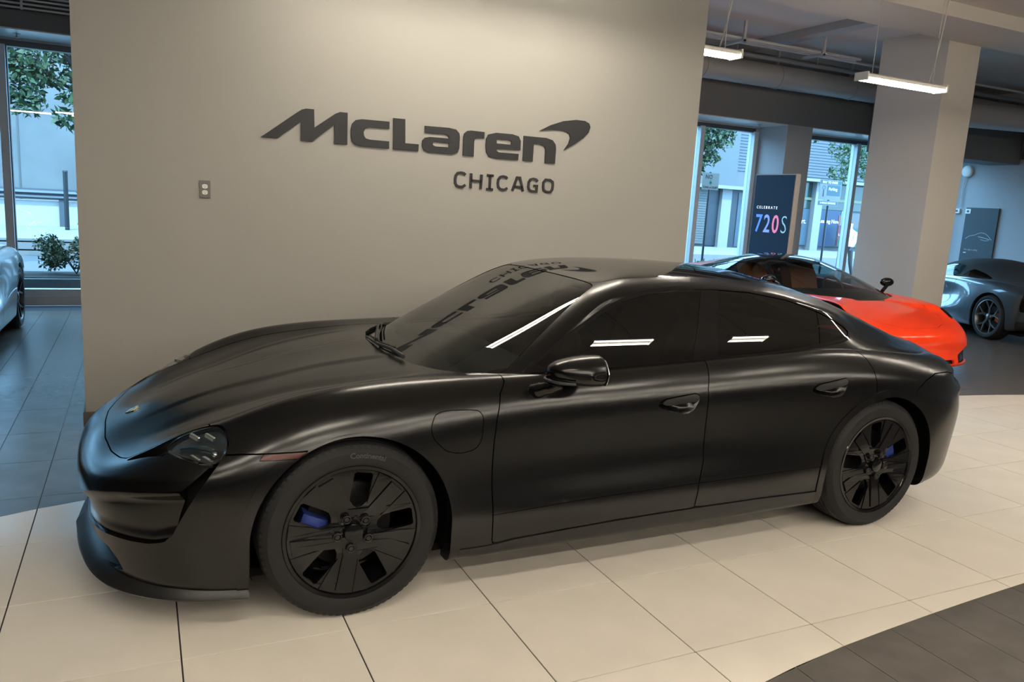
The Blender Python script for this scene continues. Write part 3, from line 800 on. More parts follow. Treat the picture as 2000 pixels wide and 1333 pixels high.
YC = 1.025; X0 = 0.6275; OX = 1.45
sedan = empty('car', (X0+OX, YC, 0))
tag(sedan, 'satin black four-door sedan parked on the white tiles before the lettered wall', 'car')
SD = Car(sedan, OX)
_S, _N = sedan_lower_grid(14, 16)
LOW = grid_tris(_S, _N, 14, 16)
_S, _N = sedan_cabin_grid(14, 12)
CAB = grid_tris(_S, _N, 14, 12, 1)
RF = .398; FAX, RAX, AZ = 0.012, 2.905, .355
def low_f(poly, m, cols=(0, 2)): return sdf(poly, m['v'][:, list(cols)])
GAP = .0026
# wheel openings
LOW = clip(LOW, np.minimum(arch_field(LOW['v'], FAX, AZ, RF), arch_field(LOW['v'], RAX, AZ, RF)))
# inner dark shell, the void seen through the gaps
sh = clip(LOW, np.where(LOW['a'][:, 1] < 9.6, 1.0, -1.0)*1.0+0*LOW['v'][:, 0])
shell = dict(v=sh['v']-sh['n']*.032, n=sh['n'], t=sh['t'], a=sh['a'])

# regions ------------------------------------------------------------
HOODP = [(-.884,-.3),(-.884,0),(-.878,.217),(-.850,.401),(-.815,.520),(-.790,.568),(-.74,.590),(-.68,.602),(-.60,.611),(-.54,.620),(-.45,.642),(-.3,.655),(-.1,.660),(.187,.662),(.424,.668),(.545,.672),
         (.535,.645),(.462,.552),(.400,.430),(.350,.235),(.335,0),(.335,-.3)]
def fld_hood(m):
    f = sdf(HOODP, m['v'][:, :2]); return np.where(m['a'][:, 1] > 6.8, f, -np.abs(f)-.05)
SOCK = smooth_poly([(-.792,.586),(-.70,.612),(-.62,.622),(-.545,.640),(-.478,.715),(-.447,.800),(-.448,.850),(-.470,.878),(-.508,.889),(-.56,.852),(-.63,.772),(-.715,.672)], 5)
LENS = smooth_poly([(-.655,.690),(-.642,.650),(-.600,.632),(-.540,.648),(-.480,.722),(-.453,.800),(-.453,.848),(-.474,.874),(-.508,.884),(-.560,.844),(-.622,.766)], 5)
def fld_sock(m):
    f = sdf(SOCK, m['v'][:, :2]); ok = (m['a'][:, 1] > 5.2) & (m['v'][:, 0] < -.3) & (m['v'][:, 2] > .55); return np.where(ok, f, -np.abs(f)-.05)
def fld_lens(m):
    f = sdf(LENS, m['v'][:, :2]); ok = (m['a'][:, 1] > 5.2) & (m['v'][:, 0] < -.3) & (m['v'][:, 2] > .55); return np.where(ok, f, -np.abs(f)-.05)
def interp_line(pts, x): return np.interp(x, [p[0] for p in pts], [p[1] for p in pts])
SEAMF = [(-.60,.668),(-.50,.690),(-.462,.699),(-.41,.704),(-.34,.707),(-.1,.714)]
# front opening (hole) and mid fascia, in (s, z)
HOLE = [(-.3,.386),(0,.386),(.197,.397),(.42,.452),(.62,.512),(.75,.541),(.916,.562),(1.024,.578),(1.085,.640),(1.125,.672),(1.150,.690),(1.158,.684),(1.124,.640),(1.085,.577),(1.046,.495),(1.004,.413),(.968,.380),(.905,.367),(.815,.364),(.72,.362),(.552,.348),(.399,.322),(.197,.288),(0,.270),(-.3,.270)]
FASC = [(-.3,.386),(0,.386),(.197,.397),(.42,.452),(.62,.512),(.75,.541),(.916,.562),(1.020,.572),(1.004,.503),(.986,.424),(.978,.392),(.905,.371),(.815,.368),(.72,.366),(.552,.352),(.399,.326),(.197,.292),(0,.274),(-.3,.274)]
SLOT = [(-.3,.250),(0,.250),(.197,.262),(.399,.285),(.552,.300),(.66,.300),(.715,.262),(.735,.222),(.66,.206),(.4,.200),(0,.198),(-.3,.198)]
def sz(m): return np.stack([m['a'][:, 2], m['v'][:, 2]], 1)
def fld_sz(poly, m):
    f = sdf(poly, sz(m)); return np.where((m['a'][:, 0] < 6) & (m['a'][:, 1] < 7.6), f, -np.abs(f)-.05)
# doors (x, z)
DOORF_FRONT = [(.665,.99),(.665,.918),(.628,.876),(.601,.776),(.592,.690),(.590,.488),(.600,.222)]
DOOR_MID = [(1.760,1.02),(1.73,.954),(1.698,.851),(1.697,.752),(1.708,.60),(1.706,.50),(1.674,.403),(1.662,.278),(1.655,.22)]
DOOR_BOT = [(.55,.226),(.601,.230),(.694,.243),(.946,.255),(1.209,.264),(1.651,.270),(2.067,.270),(2.55,.258)]
DOOR_REAR = [(2.62,1.10),(2.66,1.025),(2.73,.992),(2.765,.957),(2.785,.90),(2.792,.83),(2.795,.70)]
CREASE = [(.55,.362),(.592,.364),(.9,.380),(1.232,.390),(1.662,.394),(2.1,.397),(2.488,.400),(2.6,.400)]
def side_ok(m, f): return np.where(m['a'][:, 1] < 9.35, f, -np.abs(f)-.05)
def xz(m): return m['v'][:, [0, 2]]
def fld_doorF(m):
    P = DOORF_FRONT[::-1]; x, z = m['v'][:, 0], m['v'][:, 2]
    f = np.minimum(x-interp_line([(b, a) for a, b in P], z), interp_line([(b, a) for a, b in DOOR_MID[::-1]], z)-x)
    return side_ok(m, np.minimum(f, z-interp_line(DOOR_BOT, x)))
def fld_doorR(m):
    x, z = m['v'][:, 0], m['v'][:, 2]
    f = np.minimum(x-interp_line([(b, a) for a, b in DOOR_MID[::-1]], z), interp_line([(b, a) for a, b in DOOR_REAR[::-1]], z)-x)
    return side_ok(m, np.minimum(f, z-interp_line(DOOR_BOT, x)))
def fld_bumpF(m):
    x, z, v = m['v'][:, 0], m['v'][:, 2], m['a'][:, 1]
    f = np.minimum(interp_line(SEAMF, x)-z, -x-.12)
    nose = np.minimum(-.5-x, 9.4-v)        # everything ahead of the hood and lamps
    return np.maximum(f, nose)
SEAMR = [(3.02,.70),(3.09,.745),(3.12,.782),(3.20,.825),(3.32,.852),(3.48,.845),(3.70,.800),(3.9,.77),(4.2,.76)]
def fld_bumpR(m):
    x, z = m['v'][:, 0], m['v'][:, 2]
    return np.minimum(interp_line(SEAMR, x)-z, x-3.02)
FLAP = round_poly([(.308,.760),(.330,.815),(.385,.826),(.520,.820),(.541,.795),(.533,.690),(.508,.655),(.440,.645),(.375,.662),(.322,.715)], .02, 4)
MARK = [(-.350,.684),(-.331,.707),(-.172,.7135),(-.212,.686)]

def sub(m, fields):                       # remove regions with a gap
    for f in fields: m = clip(m, -f(m)-GAP)
    return m
def take(m, f, g=GAP): return clip(m, f(m)-g)

trimband = lambda m, cx: np.minimum(.445-np.hypot(m['v'][:, 0]-cx, m['v'][:, 2]-AZ)-0*m['v'][:, 0], 1.0)
def fld_archtrim(m):
    x, z = m['v'][:, 0], m['v'][:, 2]
    f = np.full(len(x), -1.0)
    for cx in (FAX, RAX):
        d = np.where(z < AZ, np.abs(x-cx), np.hypot(x-cx, z-AZ)); f = np.maximum(f, RF+.042-d)
    return f

# hood
hood_m = take(LOW, fld_hood)
SD.panel('hood', hood_m, M_SATIN, merge=True)
rest = sub(LOW, [fld_hood])
rest = clip(rest, np.where(rest['a'][:, 1] > 9.7, -1.0, 1.0)+0.0*rest['v'][:, 0]) if False else rest
# drop the deck inside the cabin
DECK = [(.30,-.3),(.30,0),(.33,.25),(.40,.44),(.47,.565),(.535,.66),(.62,.70),(.70,.745),(1.2,.79),(2.0,.80),(2.5,.80),(2.9,.75),(3.3,.66),(3.6,.5),(3.7,.3),(3.7,-.3)]
rest = clip(rest, np.where(rest['a'][:, 1] > 9.0, -sdf(DECK, rest['v'][:, :2]), 1.0))
shell = clip(shell, -np.maximum(np.maximum(fld_sz(HOLE, shell), fld_sz(SLOT, shell)), fld_sock(shell))-.004)
shell = clip(shell, np.where(shell['a'][:, 1] > 8.8, -sdf(DECK, shell['v'][:, :2]), 1.0))
_cow = np.where(LOW['a'][:, 1] > 9.0, sdf([(.25,-.3),(.25,0),(.26,.23),(.30,.43),(.36,.55),(.44,.66),(.60,.76),(.78,.74),(.75,.55),(.72,.3),(.70,0),(.70,-.3)], LOW['v'][:, :2]), -1.0)
cow = clip(LOW, _cow); cow['v'] = cow['v']-np.array([0, 0, .045]); SD.panel('cowl', cow, M_BLACK, lip=0, merge=True)
SD.panel('inner_shell', shell, M_VOID, lip=0, merge=True)
def recompute(m):
    v, t = m['v'], m['t']; fn_ = np.cross(v[t[:, 1]]-v[t[:, 0]], v[t[:, 2]]-v[t[:, 0]]); n = np.zeros_like(v)
    for k in range(3): np.add.at(n, t[:, k], -fn_)
    n /= np.maximum(np.linalg.norm(n, axis=1, keepdims=True), 1e-12)
    if (n*m['n']).sum() < 0: n = -n
    mid = np.abs(v[:, 1]) < 1e-6; n[mid, 1] = 0; n /= np.maximum(np.linalg.norm(n, axis=1, keepdims=True), 1e-12)
    m['n'] = n; return m
# headlamp sockets
sock = take(rest, fld_sock, .001)
sockd = np.clip(fld_lens(sock), -.02, .06)
sock2 = dict(sock); sock2['v'] = sock['v']-sock['n']*(.008+np.clip(fld_sock(sock)*.9, 0, .014)+np.clip((sockd+.006)*1.6, 0, .055))[:, None]
sockets = SD.panel('headlight', sock2, M_PIANO, lip=.0)
bowl_ = take(sock, fld_lens, .010); bf = np.clip(fld_lens(bowl_)/.05, 0, 1); bowl_['v'] = bowl_['v']-bowl_['n']*(.018+.030*bf)[:, None]; bowl_ = recompute(bowl_)
SD.panel('lamp_bowl', bowl_, mat('lamp_bowl_silver', (.17,.175,.175), .25, .8), lip=.004, parent=sockets)
lens = take(sock, fld_lens, .002)
lens['v'] = lens['v']-lens['n']*(.004-.010*np.clip(fld_lens(lens)/.05, 0, 1)[:, None])
SD.panel('lens', lens, M_LENS, lip=.006, parent=sockets)
rest = clip(rest, -fld_sock(rest)-.001)
# front bumper with its openings
bump = take(rest, fld_bumpF)
mk = lambda m: sdf(MARK, xz(m))
bump_skin = clip(bump, -np.maximum(fld_sz(HOLE, bump), fld_sz(SLOT, bump)))
bump_skin = clip(bump_skin, -mk(bump_skin)-.001)
SD.panel('front_bumper', clip(bump_skin, -fld_archtrim(bump_skin)), M_SATIN, lip=.035, merge=True)
fas = clip(bump, fld_sz(FASC, bump))
top_d = np.clip((interp_line(FASC[1:8], fas['a'][:, 2])-fas['v'][:, 2])/.045, 0, 1)
low_d = np.clip((fas['v'][:, 2]-interp_line([(p[0], p[1]) for p in FASC[10:18]][::-1], fas['a'][:, 2]))/.05, 0, 1)
top_d = top_d*top_d*(3-2*top_d); low_d = low_d*low_d*(3-2*low_d)
side_d = np.clip((fas['a'][:, 2]-.35)/.65, 0, 1)
dep = top_d*(.012+.014*low_d+.016*side_d)
fas['v'] = fas['v']-np.stack([-np.ones(len(dep))*.8, np.clip(fas['a'][:, 2]-.5, 0, .5)*1.2, 0*dep], 1)*dep[:, None]
fas = recompute(fas)
SD.panel('front_fascia', fas, M_SATIN, lip=.04, merge=True)
hole_back = clip(bump, fld_sz(HOLE, bump)+.02); hole_back = dict(hole_back); hole_back['v'] = hole_back['v']-hole_back['n']*.065
SD.panel('air_intake', hole_back, M_VOID, lip=0, merge=True)
slot_back = clip(bump, fld_sz(SLOT, bump)+.02); slot_back = dict(slot_back); slot_back['v'] = slot_back['v']-slot_back['n']*.05
SD.panel('lower_grille', slot_back, M_VOID, lip=0, merge=True)
M_AMBER = mat('dark_red_reflector', (.055,.009,.005), .25, spec=.4)
mkp = clip(bump, mk(bump)-.001)
SD.panel('side_marker', mkp, M_AMBER, off=.001)
rest = sub(rest, [fld_bumpF])
# rear bumper
rb = take(rest, fld_bumpR); rb_t = clip(rb, fld_archtrim(rb))
SD.panel('rear_bumper', clip(rb, -fld_archtrim(rb)), M_SATIN, lip=.03, merge=True)
rest = sub(rest, [fld_bumpR])
# doors
HP = {}
def handle_poly(x0, z0, x1, z1):          # pocket outline, front top -> rear
    return round_poly([(x0,z0),(x0+.035,z0+.018),(x1,z1+.020),(x1+.006,z1-.008),(x1-.03,z1-.072),(x1-.075,z1-.083),(x0+.05,z0-.040),(x0-.003,z0-.018)], .014, 4)
def door(fld, hx, name):
    global rest
    d = take(rest, fld); rest = clip(rest, -fld(rest)-GAP)
    d = clip(d, -fld_archtrim(d)-.001)
    low = clip(d, interp_line(CREASE, d['v'][:, 0])-d['v'][:, 2]-.0012)
    up = clip(d, d['v'][:, 2]-interp_line(CREASE, d['v'][:, 0])-.0012)
    pk = handle_poly(*hx)
    skin = clip(up, -sdf(pk, xz(up)))
    ds = SD.panel(name, skin, M_SATIN)
    SD.panel('door_sill_trim', low, M_SATIN, parent=ds, off=-.001)
    bowl = clip(up, sdf(pk, xz(up))); f = np.clip(sdf(pk, xz(bowl))/.022, 0, 1); f = f*f*(3-2*f)
    bowl['v'] = bowl['v']-bowl['n']*(f*.024)[:, None]; bowl = recompute(bowl)
    SD.panel('handle_pocket', bowl, M_SATIN, lip=0, parent=ds)
    x0, z0, x1, z1 = hx
    hp = round_poly([(x0+.012,z0-.006),(x0+.04,z0+.012),(x1-.002,z1+.015),(x1+.002,z1-.012),(x1-.03,z1-.024),(x0+.05,z0-.018)], .010, 4)
    hb = clip(up, sdf(hp, xz(up)))
    SD.panel('door_handle', hb, M_SATINT, off=.004, lip=.018, parent=ds)
    return ds
doorsF = door(fld_doorF, (1.415,.800,1.645,.818), 'front_door')
doorsR = door(fld_doorR, (2.345,.828,2.583,.853), 'rear_door')
# wheel-arch trims, sill, fender, quarter panel
at_ = clip(clip(LOW, fld_archtrim(LOW)), -mk(clip(LOW, fld_archtrim(LOW)))-.001)
for cx in (FAX, RAX):
    one = clip(at_, .7-np.abs(at_['v'][:, 0]-cx))
    SD.panel('wheel_arch_trim', one, M_SATIN, off=.0035, lip=.04)
rest = clip(rest, -fld_archtrim(rest)-.0005)
sill = clip(rest, np.minimum(interp_line(DOOR_BOT, rest['v'][:, 0])-rest['v'][:, 2], np.minimum(rest['v'][:, 0]-.40, 2.52-rest['v'][:, 0])))
sf = lambda m: np.minimum(interp_line(DOOR_BOT, m['v'][:, 0])-m['v'][:, 2], np.minimum(m['v'][:, 0]-.40, 2.52-m['v'][:, 0]))
sill = clip(rest, sf(rest)-.001); rest = clip(rest, -sf(rest)-.001)
SD.panel('side_sill', sill, M_SATINT, off=.004, lip=.03)
fen = clip(rest, 1.0-rest['v'][:, 0]); flapf = lambda m: np.where(m['a'][:, 1] < 9, sdf(FLAP, xz(m)), -.05)
fens = SD.panel('front_fender', clip(fen, -flapf(fen)-.0015), M_SATIN)
SD.panel('charge_flap', clip(fen, flapf(fen)-.0015), M_SATIN, parent=fens)
def components(m):
    lab = np.arange(len(m['v'])); t = m['t']
    while True:
        mn = lab[t].min(1); new = lab.copy()
        for k in range(3): np.minimum.at(new, t[:, k], mn)
        new = new[new]
        if (new == lab).all(): break
        lab = new
    out = []
    for L in np.unique(lab[t[:, 0]]):
        tt = t[lab[t[:, 0]] == L]; used = np.unique(tt); rm = -np.ones(len(m['v']), int); rm[used] = np.arange(len(used))
        out.append(dict(v=m['v'][used], n=m['n'][used], a=m['a'][used], t=rm[tt]))
    return sorted(out, key=lambda c: -len(c['t']))
for k, c in enumerate(components(clip(rest, rest['v'][:, 0]-1.0))):
    if len(c['t']) > 12: SD.panel('quarter_panel' if k == 0 else 'body_filler', c, M_SATIN)

# cabin ----------------------------------------------------------------
WSP = [(.30,-.3),(.30,0),(.33,.25),(.40,.45),(.48,.575),(.56,.675),(.655,.742),(.720,.752),(.80,.720),(.93,.668),(1.128,.586),(1.235,.540),(1.266,.520),(1.274,.490),(1.268,.42),(1.252,.24),(1.240,0),(1.240,-.3)]
WSP = [tuple(p) for p in WSP]
DLO = [(.790,.925),(.835,.962),(.985,1.057),(1.198,1.164),(1.356,1.232),(1.51,1.267),(1.695,1.286),(1.886,1.291),(2.125,1.279),(2.368,1.241),(2.56,1.183),(2.68,1.137),(2.758,1.098),(2.778,1.075),(2.752,1.058),(2.67,1.044),(2.511,1.026),(2.30,1.005),(2.081,.988),(1.762,.967),(1.484,.953),(1.235,.940),(1.0,.930)]
BP0 = [(1.66,.93),(1.67,.964),(1.745,1.114),(1.824,1.282),(1.83,1.32)]
BP1 = [(1.825,.93),(1.833,.973),(1.865,1.113),(1.935,1.278),(1.94,1.32)]
QD = [(2.500,.98),(2.511,1.035),(2.536,1.101),(2.554,1.182),(2.56,1.25)]
RGP = round_poly([(2.16,-.4),(2.16,0),(2.10,.24),(1.97,.40),(2.10,.452),(2.5,.437),(2.9,.41),(3.3,.375),(3.52,.34),(3.56,.2),(3.57,0),(3.57,-.4)], [0,0,.15,.10,.1,.3,.3,.2,.06,.05,0,0], 6)
def f_ws(m): return np.where((m['a'][:, 0] < 4.6) & (m['v'][:, 0] < 1.4), sdf(WSP, m['v'][:, :2]), -.05)
def f_dlo(m, grow=0.0): return np.where((m['a'][:, 0] > 3.3) & (m['a'][:, 1] < 5.3), sdf(DLO, xz(m))+grow, -.05)
def f_rg(m): return np.where(m['a'][:, 1] > 3.0, sdf(RGP, m['v'][:, :2]), -.05)
ws = clip(CAB, f_ws(CAB)-.002)
SD.panel('windshield', ws, M_SCREEN, lip=.004, merge=True, off=-.002)
rg = clip(CAB, f_rg(CAB)-.002); SD.panel('rear_window', rg, M_TINT, lip=.004, merge=True)
SD.panel('rear_window_backing', rg, M_VOID, lip=0, merge=True, off=-.02)
trim = clip(clip(CAB, f_dlo(CAB, .016)-.0005), -f_dlo(clip(CAB, f_dlo(CAB, .016)-.0005)))
SD.panel('window_trim', trim, M_PIANO, off=.001, lip=.010)
gl = clip(CAB, f_dlo(CAB)-.0005)
zf = lambda P, m: m['v'][:, 0]-interp_line([(b, a) for a, b in P], m['v'][:, 2])
for nm, m_, par in (('side_window', clip(gl, -zf(BP0, gl)), doorsF), ('side_window', clip(clip(gl, zf(BP1, gl)), -zf(QD, clip(gl, zf(BP1, gl)))-.003), doorsR), ('quarter_window', clip(gl, zf(QD, gl)-.003), None)):
    SD.panel(nm, m_, M_TINT, off=-.003, lip=.004, parent=par)
SD.panel('b_pillar', clip(clip(gl, zf(BP0, gl)-.001), -zf(BP1, clip(gl, zf(BP0, gl)-.001))-.001), M_PIANO, off=-.0015, lip=.006)
RFP = round_poly([(1.244,-.4),(1.244,0),(1.256,.24),(1.272,.44),(1.31,.515),(1.45,.520),(1.70,.508),(1.93,.485),(2.30,.478),(2.30,-.4)], [0,0,.05,.03,.04,.1,.1,.02,0,0], 5)
def f_rp(m): return np.where((m['a'][:, 1] > 4.0), np.minimum(sdf(RFP, m['v'][:, :2]), -f_rg(m)-.002), -.05)
SD.panel('roof_panel', clip(CAB, f_rp(CAB)-.001), M_ROOF, lip=.006, merge=True)
roof = clip(CAB, -f_ws(CAB)-.002); roof = clip(roof, -f_rp(roof)-.001); roof = clip(roof, -f_rg(roof)-.0015); roof = clip(roof, -f_dlo(roof, .016)-.0005)
SD.panel('roof', roof, M_SATIN, lip=.010, merge=True)
# ---------------------------------------------------------------- sedan: wheels and wells
def add_wheel(car, cx, w_out, R, rim_r, rot, front, name='wheel'):
    for side in (1, -1):
        wroot = empty(name, (0, 0, 0), 0, car.root)
        if side < 0: wroot.rotation_euler = (0, 0, 0); wroot.scale = (1, -1, 1)
        t, fn = wheel_shell(car, cx, w_out, R, .235, rim_r, wroot)
        r = rim_aero(car, cx, w_out, R, rim_r, wroot, rot)
        brakes(car, cx, w_out, R, wroot, front)
        if side > 0: near = wroot
    return near
wF = add_wheel(SD, 0.004, .952, .362, .272, math.radians(81), True)
wR = add_wheel(SD, 2.903, .956, .362, .272, math.radians(98), False)
for cx in (FAX, RAX):
    for side in (1, -1):
        q = MB()
        fn = lambda a, b, h: SD.P(cx+a, side*(.945-h), AZ+b)
        q.lathe([(RF+.012, .0), (RF+.020, .06), (RF+.022, .33)], 40, fn, True, False, -.35, math.pi+.35)
        q.build('wheel_arch_liner', M_VOID, sedan)
        q = MB(); q.prism([(RF+.03)*np.array([math.cos(a), math.sin(a)]) for a in np.linspace(0, 2*math.pi, 33)[:-1]], .0, .02, lambda u, v, t: SD.P(cx+u, side*(.66-t), max(AZ+v, .20)))
        q.build('wheel_well_wall', M_VOID, sedan)
# raised lettering on the front tyre sidewall: "Continental"
def stroke_text(txt, size, bold, place, depth):
    """letters from the built-in font as mesh, placed with place(u, v, t)"""
    cu = bpy.data.curves.new('lettering', 'FONT'); cu.body = txt; cu.size = size; cu.extrude = .5; cu.offset = bold; cu.resolution_u = 3
    o = bpy.data.objects.new('lettering', cu); COL.objects.link(o)
    dg = bpy.context.evaluated_depsgraph_get(); me = bpy.data.meshes.new_from_object(o.evaluated_get(dg))
    vs = [v.co.copy() for v in me.vertices]; fs = [tuple(p.vertices) for p in me.polygons]
    bpy.data.objects.remove(o, do_unlink=True)
    q = MB(); q.add([place(v.x, v.y, depth if v.z > 0 else 0.0) for v in vs], fs)
    w = max(v.x for v in vs)
    return q, w
M_RUBL = mat('tyre_lettering_rubber', (.05,.05,.05), .5)
_rt = .315
def tyre_place(u, v, t):
    a = math.radians(94)-(u)/_rt
    return SD.P(.004+(_rt-.008+v)*math.cos(a), .953+t, .362+(_rt-.008+v)*math.sin(a))
q, w_ = stroke_text('Continental', .030, .0006, tyre_place, .0022)
q.build('sidewall_lettering', M_RUBL, wF)

# ---------------------------------------------------------------- splitter, underbody, sill blade
sp = smooth_poly([(-.935,0),(-.918,.28),(-.868,.54),(-.775,.715),(-.62,.842),(-.42,.905),(-.385,.912)], 6, False)
def splitter():
    q = MB(); n = len(sp); rows = []
    for i, (x, w) in enumerate(sp):
        t = np.array(sp[min(i+1, n-1)])-np.array(sp[max(i-1, 0)]); t /= np.linalg.norm(t); nx, nw = -t[1], t[0]
        k = i/(n-1); out = .062*(1-k)**1.1+.018
        rise = .060*(1-k)+.012
        zz = .150
        prof = [(-.10, zz+.0), (out-.006, zz-.006), (out, zz+.002), (out-.004, zz+.012), (out*.45, zz+.018+rise*.45), (-.012, zz+.026+rise), (-.06, zz+.03+rise)]
        rows.append([(x+nx*d, w+nw*d, z) for d, z in prof])
    m = len(rows[0])
    for side in (1, -1):
        vs = [SD.P(a, side*b, c) for r in rows for a, b, c in r]
        fs = [(i*m+j, (i+1)*m+j, (i+1)*m+j+1, i*m+j+1) for i in range(n-1) for j in range(m-1)]
        fs = [f if side < 0 else f[::-1] for f in fs]
        q.add(vs, fs, True)
    return q.build('front_splitter', M_SATINT, sedan, auto=40)
splitter()
q = MB(); q.box(-.70-OX, 3.55-OX, -.80, .80, .165, .20); q.build('underbody', M_VOID, sedan)
# ---------------------------------------------------------------- mirrors
def mirror(side):
    dx, dw = (0, 0) if side > 0 else (.17, -.075)      # the far one is folded in
    W = [.885,.905,.935,.975,1.02,1.06,1.09,1.108]
    HZ = [.012,.040,.060,.070,.071,.064,.048,.016]
    XF = [.90,.845,.808,.790,.796,.825,.872,.95]
    ZC = [.968,.972,.978,.984,.987,.987,.984,.98]
    XB = [1.00,1.012,1.02,1.026,1.03,1.03,1.026,1.01]
    n = 24; vs = []
    for w, h, xf, xb, zc in zip(W, HZ, XF, XB, ZC):
        for k in range(n):
            a = 2*math.pi*k/n; ca, sa = math.cos(a), math.sin(a)
            xx = xb-.02+.02*max(ca, 0)**.5 if ca > 0 else (xb-.02)+(xb-.02-xf)*(-(abs(ca))**1.05)
            zz = zc+h*(abs(sa)**.82)*(1 if sa > 0 else -.95)
            vs.append(SD.P(xx+dx, side*(w+dw), zz))
    m = len(W)
    fs = [(i*n+k, (i+1)*n+k, (i+1)*n+(k+1)%n, i*n+(k+1)%n) for i in range(m-1) for k in range(n)]
    fs += [tuple(range(n))[::-1], tuple((m-1)*n+k for k in range(n))]
    if side > 0: fs = [f[::-1] for f in fs]
    q = MB(); q.add(vs, fs, True)
    o = q.build('mirror', M_SATIN, sedan)
    ss = o.modifiers.new('smooth', 'SUBSURF'); ss.levels = 1; ss.render_levels = 2
    # trim strip and lower shell
    path = [(.905,.905),(.828,.935),(.800,.975),(.803,1.02),(.832,1.062),(.88,1.09)]
    q = MB(); q.tube([SD.P(x-.004+dx, side*(w+dw), .950) for x, w in smooth_poly(path, 4, False)], .0075, 6); q.build('indicator_strip', mat('mirror_strip', (.02,.025,.03), .25), o)
    q = MB(); q.tube([SD.P(x-.002+dx, side*(w+dw), .934) for x, w in smooth_poly(path[:-1], 4, False)], .004, 6); q.build('lower_edge', M_PIANO, o)
    q = MB(); arm = [(.790,.872,.872),(.806,.910,.884),(.835,.945,.905),(.868,.972,.928)]
    q.tube([SD.P(x, side*w, z) for x, w, z in smooth_poly(arm, 4, False)], [.034]*5+[.030]*4+[.028]*4, 12); q.build('mirror_arm', M_PIANO, o)
    q = MB(); q.prism(round_poly([(.915,.925),(1.08,.930),(1.098,.985),(1.06,1.04),(.94,1.035)], .02, 4), 0, .003, lambda u, v, t: SD.P(1.029+t+dx, side*(u+dw), v)); q.build('mirror_glass', M_CHROME, o)
for s_ in (1, -1): mirror(s_)

# ---------------------------------------------------------------- wipers, emblem, lamps
def surf_pt(m, x, w):
    k = np.hypot(m['v'][:, 0]-x, m['v'][:, 1]-abs(w)).argmin(); return m['v'][k], m['n'][k]
def wiper(pts, name):
    P = []
    for x, w, up in pts:
        p, n = surf_pt(ws, x, w); n = n*np.array([1, -1 if w < 0 else 1, 1]); p = np.array([p[0], math.copysign(p[1], w) if p[1] > 1e-6 else w, p[2]])+n*up
        P.append(SD.P(*p))
    q = MB(); q.tube(P[:3], [.011,.009,.007], 6); q.tube(P[1:], .006, 6); o = q.build(name, M_BLACK, sedan)
    b = MB(); b.tube([tuple(np.array(p)+np.array([.02, 0, .004])) for p in P[1:]], .0045, 6); b.build('wiper_blade', M_RUBBER, o)
wiper([(.36,-.02,.03),(.40,-.16,.03),(.47,-.40,.022),(.56,-.62,.016)], 'wiper')
wiper([(.38,.34,.03),(.37,.20,.028),(.35,.02,.022),(.36,-.26,.016)], 'wiper')
k_ = np.hypot(hood_m['v'][:, 0]+.775, hood_m['v'][:, 1]).argmin(); ep, en = hood_m['v'][k_], hood_m['n'][k_]
def emb(u, v, t):
    sx = np.array([en[2], 0, -en[0]]); sx /= np.linalg.norm(sx); p = ep+sx*v+np.array([0, u, 0])+en*t; return SD.P(*p)
SH = [(-.022,.030),(-.008,.027),(0,.031),(.008,.027),(.022,.030),(.024,.005),(.018,-.016),(0,-.032),(-.018,-.016),(-.024,.005)]
o = MB().prism(SH, .0, .004, emb).build('hood_emblem', mat('emblem_gold', (.75,.52,.25), .25, 1.0), sedan)
MB().prism([(p[0]*.82, p[1]*.82) for p in SH], .0038, .0044, emb).build('emblem_field', mat('emblem_enamel', (.62,.45,.22), .3, .6), o)
for a, b in ((-.017,.004),(.004,-.017)):
    MB().prism([(a,b),(a+.013,b),(a+.013,b+.010),(a,b+.010)], .0043, .0049, emb).build('emblem_quarter', mat('emblem_black', (.02,.015,.015), .3), o)
MB().prism([(-.006,-.008),(.006,-.008),(.006,.006),(0,.009),(-.006,.006)], .0043, .0051, emb).build('emblem_shield', mat('emblem_gold', (.75,.52,.25), .25, 1.0), o)
# lamp internals
for s_, so in zip((1, -1), sockets):
    def hp(x, w, z): return SD.P(x, s_*w, z)
    q = MB(); q.tube([hp(-.600,.690,.672),(hp(-.560,.735,.684)),hp(-.515,.785,.690),hp(-.492,.815,.690)], [.010,.017,.019,.014], 12); q.build('reflector_bar', mat('lamp_chrome_teal', (.35,.50,.50), .18, 1.0), so)
    q = MB(); q.sphere(hp(-.487,.822,.682), .024, .024, .021); q.build('projector', M_PIANO, so)
    q = MB(); q.sphere(hp(-.494,.838,.690), .0125); q.build('projector_glass', M_CHROME, so)
    for (x, w, z) in ((-.555,.705,.722),(-.505,.757,.734),(-.560,.800,.668),(-.520,.842,.672)):
        q = MB(); q.bbox(-.022,.022,-.007,.007,-.008,.008,.003); ob = q.build('led_unit', mat('lamp_silver', (.42,.42,.40), .25, .9), so); ob.location = hp(x, w, z); ob.rotation_euler = (0, .3, -s_*.82)
    q = MB(); q.tube([hp(-.645,.695,.668),hp(-.60,.765,.655),hp(-.55,.83,.652),hp(-.507,.868,.662)], .006, 6); q.build('light_guide', mat('lamp_silver', (.42,.42,.40), .25, .9), so)
# rear light bar
q = MB(); L_ = [(3.735,.70),(3.80,.60),(3.86,.40),(3.876,.2),(3.88,0)]
pts = L_+[(x, -w) for x, w in L_[:-1][::-1]]
q.tube([SD.P(x-.008, w, .775) for x, w in pts], .018, 8); q.build('rear_light_bar', mat('rear_lamp_red', (.20,.01,.01), .2), sedan)
